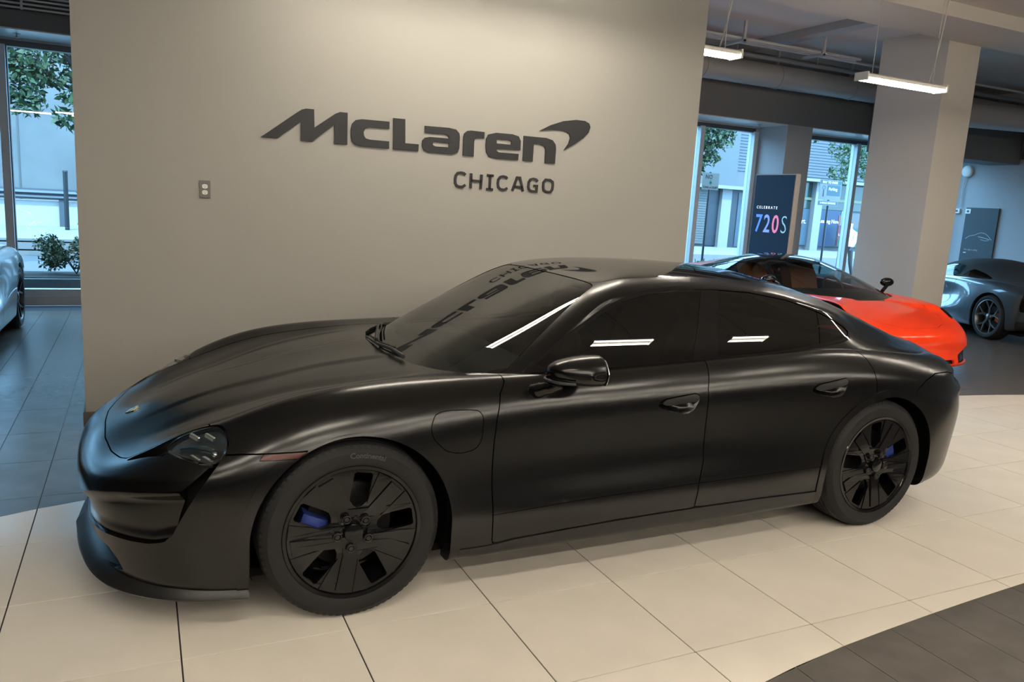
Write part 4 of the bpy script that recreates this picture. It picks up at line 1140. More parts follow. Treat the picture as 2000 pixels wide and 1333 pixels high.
# ---------------------------------------------------------------- cabin interior
M_LEATH = mat('black_leather', (.018,.017,.016), .45)
q = MB(); dash = round_poly([(.55,.78),(.66,.915),(.88,.935),(1.02,.90),(1.05,.84),(.98,.70),(.60,.62)], .05, 4)
q.prism(dash, -.64, .64, lambda u, v, t: SD.P(u, t, v)); q.build('dashboard', M_LEATH, sedan, auto=30)
q = MB(); c = np.array([1.16,.37,.90]); R_ = .18
ring = [SD.P(c[0]+.45*R_*math.sin(a)*1.0, c[1]+R_*math.cos(a), c[2]+.89*R_*math.sin(a)) for a in np.linspace(0, 2*math.pi, 33)]
q.tube(ring, .015, 8, False); st = q.build('steering_wheel', M_LEATH, sedan)
q = MB()
for a in (0, math.pi, -math.pi/2): q.tube([SD.P(c[0], c[1], c[2]), SD.P(c[0]+.45*R_*math.sin(a), c[1]+R_*math.cos(a), c[2]+.89*R_*math.sin(a))], .018, 6)
q.build('steering_spokes', M_LEATH, st)
def seat(x, w):
    s = MB(); s.bbox(x-.05-OX, x+.48-OX, -w-.25, -w+.25, .38, .56, .05); o = s.build('seat', M_LEATH, sedan, auto=40)
    b = MB(); b.prism(round_poly([(0,0),(.14,0),(.36,.62),(.30,.66),(.20,.62)], .05, 4), -.24, .24, lambda u, v, t: SD.P(x+.40+u, w+t, .50+v)); b.build('seat_back', M_LEATH, o, auto=40)
    h = MB(); h.bbox(x+.70-OX, x+.79-OX, -w-.13, -w+.13, 1.10, 1.25, .03); h.build('headrest', M_LEATH, o, auto=40)
seat(1.10,.37); seat(1.10,-.37)
s = MB(); s.bbox(2.05-OX, 2.50-OX, -.62, .62, .40, .60, .06); o = s.build('rear_seat', M_LEATH, sedan, auto=40)
b = MB(); b.prism(round_poly([(0,0),(.14,0),(.40,.52),(.28,.54)], .05, 4), -.62, .62, lambda u, v, t: SD.P(2.42+u, t, .52+v)); b.build('seat_back', M_LEATH, o, auto=40)
# ---------------------------------------------------------------- totem display, poster, small wall fittings
tot = empty('display_totem', (9.03, 6.93, 0)); tag(tot, 'tall dark blue display stand with coloured numerals, behind the orange-red coupe', 'display')
M_TOTEM = mat('totem_shell', (.45,.43,.40), .5)
M_SCR = mat('totem_screen', (.006,.014,.030), .45, spec=.15, emit=(.02,.06,.13), estr=.22)
MB().bbox(-.0, .10, -.44, .44, 0, 2.34, .012).build('shell', M_TOTEM, tot)
MB().box(-.006, .0, -.425, .425, .04, 2.32).build('screen', M_SCR, tot)
def tp_(u, v, t): return (-.007-t, .34-u, v)
q, w_ = stroke_text('C E L E B R A T E', .062, 0, lambda u, v, t: tp_(u*1.02, 1.79+v, t), .002); q.build('screen_caption', mat('screen_text_glow', (.8,.85,.9), .5, emit=(.8,.9,1), estr=.9), tot)['kind'] = 'stuff'
for k, (ch, c) in enumerate((('7',(.10,.28,.95)),('2',(.22,.35,.90)),('0',(.75,.22,.40)),('S',(.25,.55,.70)))):
    q, w_ = stroke_text(ch, .40, 0.004 if k < 3 else -.006, lambda u, v, t: tp_(.0+k*.19+u*.78, 1.42+v, t), .002); q.build('numeral', mat('screen_glow_%d' % k, c, .5, emit=c, estr=.55), tot)
pst = empty('poster', (15.98, 8.15, 0)); tag(pst, 'dark poster of a car outline on the far right wall', 'poster')
M_POSTER = mat('poster_dark', (.045,.06,.07), .35)
MB().bbox(-.02, .015, -.36, .36, .55, 2.10, .004).build('panel', M_POSTER, pst)
def pp(u, v, t): return (-.022-t, .30-u, v)
M_PL = mat('poster_line', (.35,.40,.42), .5)
car_l = smooth_poly([(.02,1.44),(.10,1.50),(.22,1.53),(.34,1.58),(.46,1.56),(.55,1.49),(.60,1.44)], 5, False)
q = MB(); stroke_prism(q, [tuple(p) for p in car_l], .010, pp, 0, .002); q.build('car_outline', M_PL, pst)
q = MB(); stroke_prism(q, [(.30,1.50),(.42,1.48),(.56,1.45)], .014, pp, 0, .002); stroke_prism(q, [(.36,1.44),(.46,1.42),(.54,1.43)], .010, pp, 0, .002); q.build('car_highlight', M_PL, pst)
q, w_ = stroke_text('The edge is calling', .042, 0, lambda u, v, t: pp(.02+u, 1.20+v, t), .002); q.build('poster_lettering', M_PL, pst)
q = MB(); q.prism([(.02,1.14),(.08,1.14),(.08,1.155),(.02,1.155)], 0, .002, pp); q.build('poster_mark', mat('white_lettering', (.75,.78,.8), .6), pst)
# wall speaker disc with cable and two sockets
sp_ = empty('wall_speaker', (15.98, 8.62, 2.86)); tag(sp_, 'round white wall speaker above the sockets on the far right wall', 'speaker')
q = MB(); q.lathe([(.0001,.05),(.09,.05),(.12,.035),(.125,0)], 28, lambda a, b, h: (-h, a, b)); q.build('cover', M_WHITE, sp_)
q = MB(); q.tube(smooth_poly([(-.02,.02,-.12),(-.015,.05,-.4),(-.012,.03,-.75)], 6, False), .008, 6); q.build('cable', M_CABLE, sp_)
for y, lb in ((8.72, 'white socket box under the round wall speaker'), (8.46, 'white socket box just left of the dark poster')):
    o = empty('wall_outlet', (15.98, y, 2.02)); tag(o, lb, 'outlet')
    MB().bbox(-.03, .015, -.06, .06, -.05, .05, .006).build('box', M_WHITE, o); MB().bbox(-.034, -.028, -.025, .025, -.02, .02, .002).build('socket', M_FRAMED, o)
# ---------------------------------------------------------------- ducts, pipes, grilles
du = empty('air_duct', (9, 7.75, 3.97)); tag(du, 'large round air duct along the bulkhead over the right windows', 'duct')
q = MB(); q.tube([(-5,0,0),(7,0,0)], .185, 32); q.build('duct_pipe', M_STEEL, du)
for x in (-1.0,.55,2.25,4.0): q = MB(); q.tube([(x,0,0),(x+.05,0,0)], .196, 32); q.build('duct_band', M_STEEL, du)
for x in (.57,2.27,4.02): q = MB(); q.box(x-.02, x+.02, -.02, .02, .18, CEIL-3.97); q.build('hanger', M_PIPE, du)
pr = empty('conduit_run', (9, 6.6, 4.17)); tag(pr, 'bundle of thin white conduits running under the ceiling', 'pipes')
for k, (dy, dz) in enumerate(((0,.0),(.09,.0),(.18,.0),(.30,.02))):
    q = MB(); q.tube([(-4.5,dy,dz),(1.18 if dy < .3 else 6,dy,dz)], .022, 8); q.build('conduit', M_PIPE, pr)
for x in (-1.2,.35): q = MB(); q.box(x-.03, x+.03, -.06, .36, -.05, -.02); q.box(x-.02, x+.02, -.06, -.03, -.05, CEIL-4.175); q.build('bracket', M_PIPE, pr)
o = empty('sprinkler_pipe', (9, 7.4, 4.16)); tag(o, 'single dark sprinkler pipe above the air duct', 'pipe')
q = MB(); q.tube([(-5,0,0),(7,0,0)], .035, 10); q.build('pipe', mat('dark_pipe', (.16,.17,.18), .5), o)
for x in (-.6,1.1,2.8): q = MB(); q.tube([(x,0,0),(x,0,.2)], .012, 6); q.build('sprinkler_drop', M_STEEL, o)
d2 = empty('air_duct', (13.2, 6.7, 3.62)); tag(d2, 'round air duct crossing right of the square column', 'duct')
q = MB(); q.tube([(-1.1,.35,0),(2.75,-.6,.0)], .20, 28); q.build('duct_pipe', M_STEEL, d2)
q = MB(); q.tube([(-.9,.7,-.33),(.1,.45,-.33),(.25,.40,-.28),(.25,.40,-.05)], .05, 10); q.build('branch_pipe', M_PIPE, d2)
o = empty('air_grille', (15.93, 7.15, 3.28)); tag(o, 'dark louvred air grille high on the far right wall', 'grille')
MB().bbox(0, .06, -.36, .36, -.20, .22, .006).build('frame', M_DARK, o)
for k in range(12): MB().box(-.012, .0, -.33, .33, -.18+k*.032, -.165+k*.032).build('louvre', M_BLACK, o)
o = box('bulkhead_drop', (12.4, 16.0, 7.55, 8.2, 2.98, 3.9), M_DARK); struct(o)
o = empty('air_grille', (-1.35, 8.19, 3.70)); tag(o, 'long louvred grille above the left window', 'grille')
MB().box(-2.2, 1.2, -.01, .005, -.20, .22).build('backing', M_BLACK, o)
for k in range(9): MB().box(-2.2, 1.2, -.03, -.01, -.19+k*.046, -.170+k*.046).build('louvre', M_FRAME, o)
for x in (-1.6,-.75,.10,.72): MB().box(x-.012, x+.012, -.035, -.01, -.20, .22).build('grille_bar', M_FRAME, o)
for x, lb in ((-1.35,'small sprinkler head under the soffit over the left window'),(10.0,'small sprinkler head under the soffit over the right windows')):
    o = empty('fire_sprinkler', (x, 8.5, 3.285)); tag(o, lb, 'sprinkler')
    q = MB(); q.lathe([(.0001,-.05),(.03,-.048),(.03,-.044),(.008,-.04),(.008,0)], 10, lambda a, b, h: (a, b, h)); q.build('head', M_STEEL, o)
    q = MB(); q.lathe([(.04,-.004),(.045,0)], 12, lambda a, b, h: (a, b, h)); q.build('escutcheon', M_STEEL, o)
# ---------------------------------------------------------------- low mid-engined coupes
def coupe_lower():
    front = [
     [(-.95,0,.14),(-1.00,0,.15),(-1.02,0,.20),(-1.00,0,.27),(-.985,0,.34),(-.995,0,.42),(-.985,0,.49),(-.945,0,.535),(-.87,0,.575),(-.74,0,.622),(-.60,0,.668),(-.44,0,.712),(-.25,0,.752)],
     [(-.93,.25,.14),(-.985,.27,.15),(-1.005,.27,.20),(-.985,.27,.27),(-.97,.27,.34),(-.98,.27,.42),(-.965,.265,.49),(-.92,.26,.535),(-.84,.25,.575),(-.71,.23,.624),(-.56,.19,.672),(-.39,.11,.720),(-.15,0,.770)],
     [(-.86,.52,.14),(-.925,.56,.15),(-.945,.565,.20),(-.925,.56,.27),(-.915,.56,.35),(-.92,.555,.43),(-.895,.545,.50),(-.84,.525,.548),(-.755,.50,.592),(-.63,.46,.638),(-.48,.36,.685),(-.31,.2,.735),(-.05,0,.788)],
     [(-.72,.74,.14),(-.79,.80,.15),(-.81,.81,.20),(-.80,.81,.28),(-.80,.81,.37),(-.79,.80,.45),(-.745,.785,.53),(-.685,.75,.59),(-.605,.70,.640),(-.515,.635,.674),(-.385,.49,.702),(-.23,.26,.748),(.04,0,.800)],
     [(-.52,.82,.14),(-.56,.885,.15),(-.57,.90,.22),(-.57,.905,.31),(-.57,.905,.41),(-.56,.90,.51),(-.53,.882,.60),(-.49,.835,.672),(-.45,.765,.718),(-.40,.675,.738),(-.295,.53,.738),(-.15,.28,.768),(.10,0,.808)],
    ]
    side = {
     -0.35: [(.80,.14),(.90,.15),(.925,.24),(.935,.34),(.94,.44),(.935,.54),(.915,.635),(.870,.710),(.795,.752),(.695,.768)],
     0.0: [(.80,.15),(.91,.16),(.935,.25),(.945,.35),(.95,.45),(.948,.56),(.93,.66),(.89,.740),(.82,.785),(.72,.800)],
     0.40: [(.80,.15),(.91,.16),(.925,.25),(.93,.35),(.92,.45),(.915,.55),(.91,.64),(.885,.74),(.835,.79),(.745,.808)],
     0.80: [(.80,.14),(.90,.15),(.91,.24),(.90,.34),(.86,.45),(.85,.56),(.87,.66),(.872,.745),(.845,.80),(.77,.825)],
     1.25: [(.80,.14),(.90,.15),(.915,.24),(.91,.34),(.865,.45),(.85,.56),(.865,.67),(.875,.765),(.86,.83),(.79,.86)],
     1.75: [(.80,.14),(.91,.15),(.935,.24),(.945,.35),(.93,.46),(.915,.57),(.91,.68),(.915,.78),(.895,.85),(.82,.885)],
     2.25: [(.80,.15),(.93,.16),(.955,.25),(.965,.36),(.968,.47),(.968,.58),(.962,.69),(.945,.79),(.905,.865),(.82,.90)],
     2.70: [(.80,.16),(.935,.17),(.96,.26),(.968,.37),(.97,.48),(.97,.59),(.962,.70),(.94,.79),(.89,.86),(.80,.895)],
     3.05: [(.80,.19),(.91,.20),(.935,.28),(.945,.38),(.95,.48),(.952,.59),(.945,.69),(.92,.775),(.865,.84),(.77,.875)],
    }
    rear = [
     [(3.22,.74,.22),(3.25,.83,.24),(3.27,.86,.32),(3.29,.88,.41),(3.31,.895,.50),(3.32,.905,.60),(3.33,.90,.69),(3.33,.87,.765),(3.32,.80,.825),(3.32,.70,.86),(3.3,.5,.87),(3.3,.25,.875),(3.3,0,.875)],
     [(3.30,.52,.24),(3.34,.56,.26),(3.36,.60,.34),(3.39,.63,.43),(3.42,.66,.52),(3.44,.68,.61),(3.45,.68,.70),(3.45,.66,.77),(3.44,.60,.825),(3.43,.52,.855),(3.41,.4,.865),(3.4,.2,.87),(3.4,0,.87)],
     [(3.33,.25,.24),(3.37,.28,.26),(3.39,.30,.34),(3.42,.31,.43),(3.45,.33,.52),(3.47,.34,.61),(3.48,.34,.70),(3.48,.33,.77),(3.47,.30,.825),(3.46,.26,.855),(3.45,.2,.865),(3.44,.1,.87),(3.44,0,.87)],
     [(3.34,0,.24),(3.38,0,.26),(3.40,0,.34),(3.43,0,.43),(3.46,0,.52),(3.48,0,.61),(3.49,0,.70),(3.49,0,.77),(3.48,0,.825),(3.47,0,.855),(3.46,0,.865),(3.455,0,.87),(3.45,0,.87)],
    ]
    top = {-0.35: [(-.24,.55,.764),(-.08,.29,.788),(.16,0,.818)], 0.0: [(.05,.57,.795),(.12,.30,.810),(.26,0,.826)], 0.40: [(.40,.58,.800),(.40,.30,.825),(.40,0,.835)]}
    net = [list(c) for c in front]
    for x in sorted(side):
        w9, z9 = side[x][9]
        net.append([(x, w, z) for w, z in side[x]]+top.get(x, [(x, w9*.8, z9-.02), (x, w9*.4, z9-.03), (x, 0, z9-.03)]))
    return np.array(net+rear, float)
def cab_fwd(P):                             # cab-forward: base of the screen pulled ahead
    P = np.array(P, float); P[..., 0] -= .22*np.clip((1.1-P[..., 0])/.8, 0, 1.2); return P
def coupe_cabin():
    A = np.array([
     [(.12,0,.77),(.24,0,.828),(.50,0,.935),(.78,0,1.040),(1.02,0,1.115),(1.18,0,1.158),(1.34,0,1.182),(1.50,0,1.192)],
     [(.15,.27,.765),(.27,.265,.822),(.52,.245,.930),(.79,.22,1.035),(1.025,.20,1.111),(1.19,.17,1.155),(1.35,.11,1.181),(1.52,0,1.193)],
     [(.25,.52,.755),(.36,.51,.810),(.59,.475,.915),(.84,.43,1.018),(1.045,.39,1.095),(1.21,.32,1.146),(1.37,.20,1.178),(1.54,0,1.194)],
     [(.42,.68,.75),(.51,.67,.797),(.70,.62,.893),(.91,.56,.992),(1.08,.50,1.066),(1.24,.41,1.130),(1.40,.25,1.173),(1.57,0,1.194)],
     [(.58,.74,.76),(.65,.73,.800),(.81,.675,.890),(.99,.605,.985),(1.14,.535,1.056),(1.29,.435,1.124),(1.45,.26,1.171),(1.62,0,1.194)],
     [(.85,.77,.79),(.88,.755,.825),(1.00,.695,.910),(1.13,.625,1.000),(1.26,.55,1.066),(1.40,.445,1.127),(1.55,.27,1.170),(1.70,0,1.191)],
     [(1.20,.79,.82),(1.20,.77,.850),(1.27,.705,.930),(1.36,.635,1.010),(1.46,.56,1.068),(1.57,.45,1.123),(1.68,.27,1.162),(1.80,0,1.183)],
     [(1.55,.80,.84),(1.55,.78,.868),(1.58,.71,.935),(1.63,.635,1.002),(1.70,.56,1.052),(1.78,.45,1.103),(1.86,.27,1.142),(1.95,0,1.163)],
     [(1.95,.80,.86),(1.95,.77,.885),(1.96,.69,.925),(1.98,.61,.975),(2.01,.53,1.018),(2.05,.42,1.062),(2.09,.25,1.098),(2.13,0,1.118)],
     [(2.35,.80,.86),(2.35,.76,.888),(2.35,.67,.912),(2.36,.58,.945),(2.37,.49,.978),(2.39,.38,1.010),(2.41,.23,1.036),(2.43,0,1.050)],
     [(2.75,.77,.85),(2.75,.72,.882),(2.75,.63,.896),(2.75,.54,.915),(2.75,.45,.935),(2.75,.35,.955),(2.75,.21,.972),(2.75,0,.980)],
     [(3.10,.72,.83),(3.10,.66,.865),(3.10,.58,.875),(3.10,.49,.885),(3.10,.41,.896),(3.10,.32,.906),(3.10,.19,.915),(3.10,0,.920)],
     [(3.36,.64,.80),(3.37,.58,.838),(3.375,.51,.848),(3.38,.43,.856),(3.38,.36,.862),(3.38,.28,.868),(3.38,.17,.872),(3.38,0,.875)],
    ], float)
    A = cab_fwd(A); A[..., 1] *= 1.05
    return A

def rim_y(car, cx, w_out, R, rim_r, parent, rot, m):
    fn = lambda a, b, h: car.P(cx+a, w_out-h, R+b)
    q = MB(); q.lathe([(rim_r+.004,.004),(rim_r-.006,.002),(rim_r-.016,.012),(rim_r-.03,.12),(rim_r-.005,.20)], 48, fn); r0 = q.build('rim', m, parent, auto=40)
    for k in range(5):
        a = rot+k*2*math.pi/5; q = MB()
        def bar(r1, a1, r2, a2, wd, h1, h2):
            p1 = np.array([r1*math.cos(a1), r1*math.sin(a1)]); p2 = np.array([r2*math.cos(a2), r2*math.sin(a2)]); d = (p2-p1)/np.linalg.norm(p2-p1); n = np.array([-d[1], d[0]])*wd
            vs = [fn(*(p1-n*1.2), h1), fn(*(p2-n), h2), fn(*(p2+n), h2), fn(*(p1+n*1.2), h1), fn(*(p1-n*1.2), h1+.02), fn(*(p2-n), h2+.02), fn(*(p2+n), h2+.02), fn(*(p1+n*1.2), h1+.02)]
            q.add(vs, [(0,1,2,3),(4,7,6,5),(0,4,5,1),(1,5,6,2),(2,6,7,3),(3,7,4,0)])
        bar(.04, a, .13, a, .016, .035, .028)
        for s in (-1, 1): bar(.125, a, rim_r-.012, a+s*.30, .010, .028, .010)
        q.build('spoke', m, r0)
    q = MB(); q.lathe([(.0001,.02),(.045,.022),(.055,.035),(.055,.06)], 24, fn); q.build('hub', m, r0)
    return r0

def supercar(loc, rz, paint, roofm, rimm, calm, tail_dark=False):
    root = empty('car', loc, rz); ox = 1.3; cr = Car(root, ox)
    root.location = Vector(loc)+Matrix.Rotation(rz, 3, 'Z') @ Vector((ox, 0, 0))
    S, N = bspline_grid(coupe_lower(), 9, 8, True, True, True); low = grid_tris(S, N, 9, 8)
    S, N = bspline_grid(coupe_cabin(), 9, 8, True, True, False); cab = grid_tris(S, N, 9, 8, 1)
    R1, R2 = .335, .345
    low = clip(low, np.minimum(arch_field(low['v'], 0, R1, R1+.028), arch_field(low['v'], 2.67, R2, R2+.028)))
    sh = dict(low); sh['v'] = low['v']-low['n']*.03
    sh = clip(sh, np.where(sh['a'][:, 1] > 9, -1.0, 1.0))
    cr.panel('inner_shell', sh, M_VOID, lip=0, merge=True)
    deck = [(-.13,-.3),(-.13,0),(-.07,.3),(.10,.57),(.30,.71),(1.2,.76),(1.9,.74),(2.4,.70),(3.2,.5),(3.3,-.3)]
    low = clip(low, np.where(low['a'][:, 1] > 9.1, -sdf(deck, low['v'][:, :2]), 1.0))
    # headlamp sockets
    sock = round_poly([(-.64,.720),(-.50,.738),(-.25,.752),(-.12,.790),(-.30,.852),(-.54,.835)], .05, 4)
    fs = lambda m: np.where((m['a'][:, 1] > 6.5), sdf(sock, m['v'][:, :2]), -.1)
    so = clip(low, fs(low)); f = np.clip(fs(so)/.04, 0, 1); so['v'] = so['v']-so['n']*(f*.06)[:, None]; so = recompute(so)
    sk = cr.panel('headlight', so, M_PIANO, lip=0); low = clip(low, -fs(low))
    for s, o in zip((1, -1), sk):
        q = MB(); q.tube([cr.P(-.52, s*.74, .62), cr.P(-.38, s*.77, .66), cr.P(-.26, s*.78, .68)], .008, 6); q.build('led_strip', M_CHROME, o)
    # front intakes and side intake
    fz = lambda poly, m: np.where((m['a'][:, 0] < 5) & (m['a'][:, 1] < 6), sdf(poly, np.stack([m['a'][:, 2], m['v'][:, 2]], 1)), -.1)
    I1 = round_poly([(.50,.185),(.50,.28),(.70,.355),(.93,.375),(.96,.20)], .02, 3); I0 = [(-.3,.18),(-.3,.245),(.40,.235),(.42,.185)]
    if not tail_dark:
        for P_ in (I1, I0):
            ii = clip(low, fz(P_, low)); ii = dict(ii); ii['v'] = ii['v']-ii['n']*.028
            cr.panel('front_intake', ii, M_PIANO, lip=0, merge=True); low = clip(low, -fz(P_, low))
    # rear panel with dark opening
    fr = lambda m: np.where(m['v'][:, 0] > 3.0, np.minimum(m['a'][:, 0]-13.7, np.minimum(m['v'][:, 2]-(.50+.25*np.clip(.9-m['v'][:, 1], 0, .45)*-1), .84-m['v'][:, 2])), -.1)
    rr = clip(low, fr(low)); rr = dict(rr); rr['v'] = rr['v']-rr['n']*.02
    cr.panel('rear_grille', rr, M_PIANO, lip=0, merge=True); low = clip(low, -fr(low))
    dif = lambda m: np.where(m['v'][:, 0] > 3.0, np.minimum(m['a'][:, 0]-13.6, .36-m['v'][:, 2]), -.1)
    dd = clip(low, dif(low)); cr.panel('rear_diffuser', dd, M_BLACK, lip=0, merge=True, off=-.004); low = clip(low, -dif(low))
    # hood, doors, body
    hp = [(-.88,-.3),(-.88,0),(-.85,.25),(-.74,.44),(-.58,.555),(-.32,.600),(-.02,.61),(.10,.62),(.02,.48),(-.07,.27),(-.11,0),(-.11,-.3)]
    fh = lambda m: np.where(m['a'][:, 1] > 6.9, sdf(hp, m['v'][:, :2]), -.1)
    cr.panel('hood', clip(low, fh(low)-.002), paint, merge=True); low = clip(low, -fh(low)-.002)
    dp = [(.50,.78),(.46,.50),(.52,.22),(1.55,.22),(1.72,.50),(1.80,.93),(.9,.93)]
    fd = lambda m: np.where((m['a'][:, 1] < 9.3), sdf(dp, m['v'][:, [0, 2]]), -.1)
    ds = cr.panel('door', clip(low, fd(low)-.002), paint); low = clip(low, -fd(low)-.002)
    body = cr.panel('body', low, paint, lip=.02, merge=True)
    # loop intake behind the door
    for s in (1, -1):
        pass
    # cabin
    wsp = [(.05,-.3),(.05,0),(.10,.27),(.22,.53),(.40,.69),(.56,.735),(.66,.700),(.84,.625),(1.02,.545),(1.06,.50),(1.05,.35),(1.035,0),(1.035,-.3)]
    wsp = cab_fwd(wsp)*np.array([1, 1.05])
    fw = lambda m: np.where((m['a'][:, 0] < 4.7) & (m['v'][:, 0] < 1.3), sdf(wsp, m['v'][:, :2]), -.1)
    dlo = [(.74,.80),(.90,.915),(1.05,1.005),(1.22,1.060),(1.42,1.073),(1.58,1.050),(1.66,.99),(1.64,.885),(1.2,.852)]
    dlo = cab_fwd(dlo)
    fd2 = lambda m: np.where((m['a'][:, 0] > 3.4) & (m['a'][:, 1] < 5.0), sdf(dlo, m['v'][:, [0, 2]]), -.1)
    dlo2 = [(1.74,.905),(1.76,1.000),(1.82,1.015),(2.10,.965),(2.38,.905),(2.1,.895)]
    fq = lambda m: np.where((m['a'][:, 0] > 3.4) & (m['a'][:, 1] < 5.0), sdf(dlo2, m['v'][:, [0, 2]]), -.1)
    cg = glass_mat('coupe_glass', (.42,.50,.50), .0, ior=1.5)
    cr.panel('windshield', clip(cab, fw(cab)-.002), cg, lip=.004, merge=True)
    cr.panel('side_window', clip(cab, fd2(cab)-.002), cg, lip=.004, off=-.003, parent=ds)
    cr.panel('quarter_window', clip(cab, fq(cab)-.002), cg, lip=.004, off=-.003)
    rest = clip(cab, -fw(cab)-.002); rest = clip(rest, -fd2(rest)-.001); rest = clip(rest, -fq(rest)-.001)
    rear_f = lambda m: np.minimum(m['v'][:, 0]-2.0-np.clip(m['v'][:, 1]-.3, 0, 1)*1.2, 1.0)
    cr.panel('roof', clip(rest, -rear_f(rest)), roofm, merge=True, lip=.01)
    cr.panel('engine_cover', clip(rest, rear_f(rest)-.001), paint if not tail_dark else roofm, merge=True, lip=.01)
    # wheels
    for cx, R, ax in ((0, R1, True), (2.67, R2, False)):
        for s in (1, -1):
            wr = empty('wheel', (0, 0, 0), 0, root)
            if s < 0: wr.scale = (1, -1, 1)
            wheel_shell(cr, cx, .945 if ax else .96, R, .24, R*.76, wr)
            rim_y(cr, cx, .945 if ax else .96, R, R*.76, wr, .3, rimm)
            fn = lambda a, b, h: cr.P(cx+a, .95-h, R+b)
            q = MB(); q.lathe([(.06,.09),(.17,.09),(.17,.115),(.06,.115)], 36, fn); q.build('brake_disc', M_BRAKE, wr, auto=40)
            q = MB(); q.lathe([(.10,.06),(.19,.06),(.19,.13),(.10,.13)], 8, fn, False, True, -.4, .5); q.build('brake_caliper', calm, wr)
            q = MB(); q.lathe([(R+.04, .02), (R+.045, .30), (.1, .31)], 30, lambda a, b, h: cr.P(cx+a, s*(.93-h), max(R+b, .16)), True, False, -.3, math.pi+.3); q.build('wheel_arch_liner', M_VOID, root)
    # mirrors
    for s in (1, -1):
        q = MB(); q.sphere(cr.P(.56, s*.945, .925), .060, .105, .058, 16, 10); o = q.build('mirror', M_PIANO, root)
        q = MB(); q.tube([cr.P(.46, s*.78, .82), cr.P(.48, s*.86, .88), cr.P(.55, s*.90, .915)], .024, 8); q.build('mirror_arm', M_PIANO, o)
    # interior
    tan = mat('tan_leather', (.42,.13,.035), .5)
    q = MB(); q.prism([(.35,.60),(.46,.80),(.62,.825),(.80,.78),(.80,.55)], -.66, .66, lambda u, v, t: cr.P(u, t, v)); q.build('dashboard', M_LEATH, root)
    for s in (1, -1):
        q = MB(); q.prism(round_poly([(0,0),(.16,0),(.42,.66),(.30,.70),(.18,.55)], .05, 4), -.22, .22, lambda u, v, t: cr.P(1.25+u, s*.36+t, .38+v)); q.build('seat', tan if s > 0 else tan, root, auto=40)
        q = MB(); q.bbox(.85-ox, 1.36-ox, -s*.36-.24, -s*.36+.24, .28, .42, .04); q.build('seat_cushion', M_LEATH, root)
    q = MB(); q.tube([cr.P(.86+.08*math.sin(a), .36+.165*math.cos(a), .80+.145*math.sin(a)) for a in np.linspace(0, 2*math.pi, 25)], .014, 8, False); q.build('steering_wheel', M_LEATH, root)
    q = MB(); q.box(-.7-ox, 3.2-ox, -.78, .78, .13, .17); q.build('underbody', M_VOID, root)
    return root, cr

M_ORANGE = mat('bright_orange_red_paint', (.95,.050,.004), .28, spec=.4, coat=.5, coat_rough=.03)
M_SILVER = mat('blue_grey_metallic_paint', (.045,.058,.074), .30, .35, coat=1.0, coat_rough=.03)
M_SILVER2 = mat('pale_blue_metallic_paint', (.26,.31,.34), .30, .7, coat=1.0, coat_rough=.03)
M_GUN = mat('gunmetal_wheel', (.12,.12,.12), .3, .8)
M_DKR = mat('gloss_black_roof_paint', (.006,.007,.008), .06, spec=.6)
M_FABRIC = mat('black_soft_top', (.018,.016,.015), .75)
red, RC = supercar((7.62, 3.77, 0), math.radians(86.5), M_ORANGE, M_DKR, M_GUN, M_ORANGE)
tag(red, 'bright orange-red low coupe with a black roof, parked behind the black sedan', 'car')
sil, SV = supercar((13.40, 7.08, 0), math.radians(-109), M_SILVER, M_FABRIC, M_GUN, mat('orange_caliper', (.7,.12,.01), .4), True)
tag(sil, 'blue-grey metallic sports car with a black top, seen from behind beside the square column', 'car')
blu, BL = supercar((-2.25, 4.54, 0), math.radians(90), M_SILVER2, M_DKR, mat('dark_grey_wheel', (.045,.045,.05), .3, .6), M_PIANO)
tag(blu, 'pale blue-grey sports car cut off by the left edge, standing at the left window', 'car')
# ---------------------------------------------------------------- outside the windows
M_CONC = mat('pale_concrete', (0.071,0.076,0.076), .85, noise=.12, nscale=1.6)
M_CONC2 = mat('stained_concrete_wall', (0.089,0.094,0.096), .9, noise=.18, nscale=.8)
M_ROAD = mat('asphalt', (0.058,0.060,0.063), .9, noise=.08, nscale=3)
M_PAVE = mat('sunlit_pavement', (0.134,0.138,0.138), .9)
M_WHITEB = mat('white_barrier', (0.246,0.246,0.241), .8)
M_SOIL = mat('planter_soil', (0.014,0.011,0.009), .95)
M_POST = mat('dark_steel_post', (0.011,0.014,0.017), .5, .4)
M_GALV = mat('guard_rail_steel', (0.063,0.073,0.085), .5, .5)
M_BARK = mat('tree_bark', (0.022,0.020,0.019), .9)
M_LEAF = mat('green_leaves', (0.020,0.047,0.014), .6, noise=.35, nscale=9)
M_LEAF2 = mat('shrub_leaves', (0.045,0.067,0.022), .6, noise=.35, nscale=14)
for b, m, nm in (((-30,60,YF+.2,60,-.35,-.06), M_ROAD, 'street'), ((-30,60,YF+.2,12.6,-.06,.0), M_PAVE, 'sidewalk'), ((-30,8,17,22,-.06,.30), M_PAVE, 'far_sidewalk'), ((8,60,19,24,-.06,.25), M_PAVE, 'far_sidewalk')):
    struct(box(nm, b, m))
o = box('planter', (-6,4,9.3,10.3,0,.30), M_CONC, r=.02); tag(o, 'low concrete planter outside the left window', 'planter')
box('planter_soil', (-5.9,3.9,9.4,10.2,.25,.31), M_SOIL, o)
o = box('planter', (6.5,16,9.5,10.3,0,.45), M_CONC, r=.02); tag(o, 'low concrete planter outside the right windows', 'planter')
box('planter_soil', (6.6,15.9,9.6,10.2,.4,.46), M_SOIL, o)
rl = empty('railing', (-1, 10.35, 0)); tag(rl, 'dark two-bar railing behind the shrub outside the left window', 'railing')
for z in (.72, .60): q = MB(); q.tube([(-5,0,z),(5,0,z)], .012, 8); q.build('rail', M_POST, rl)
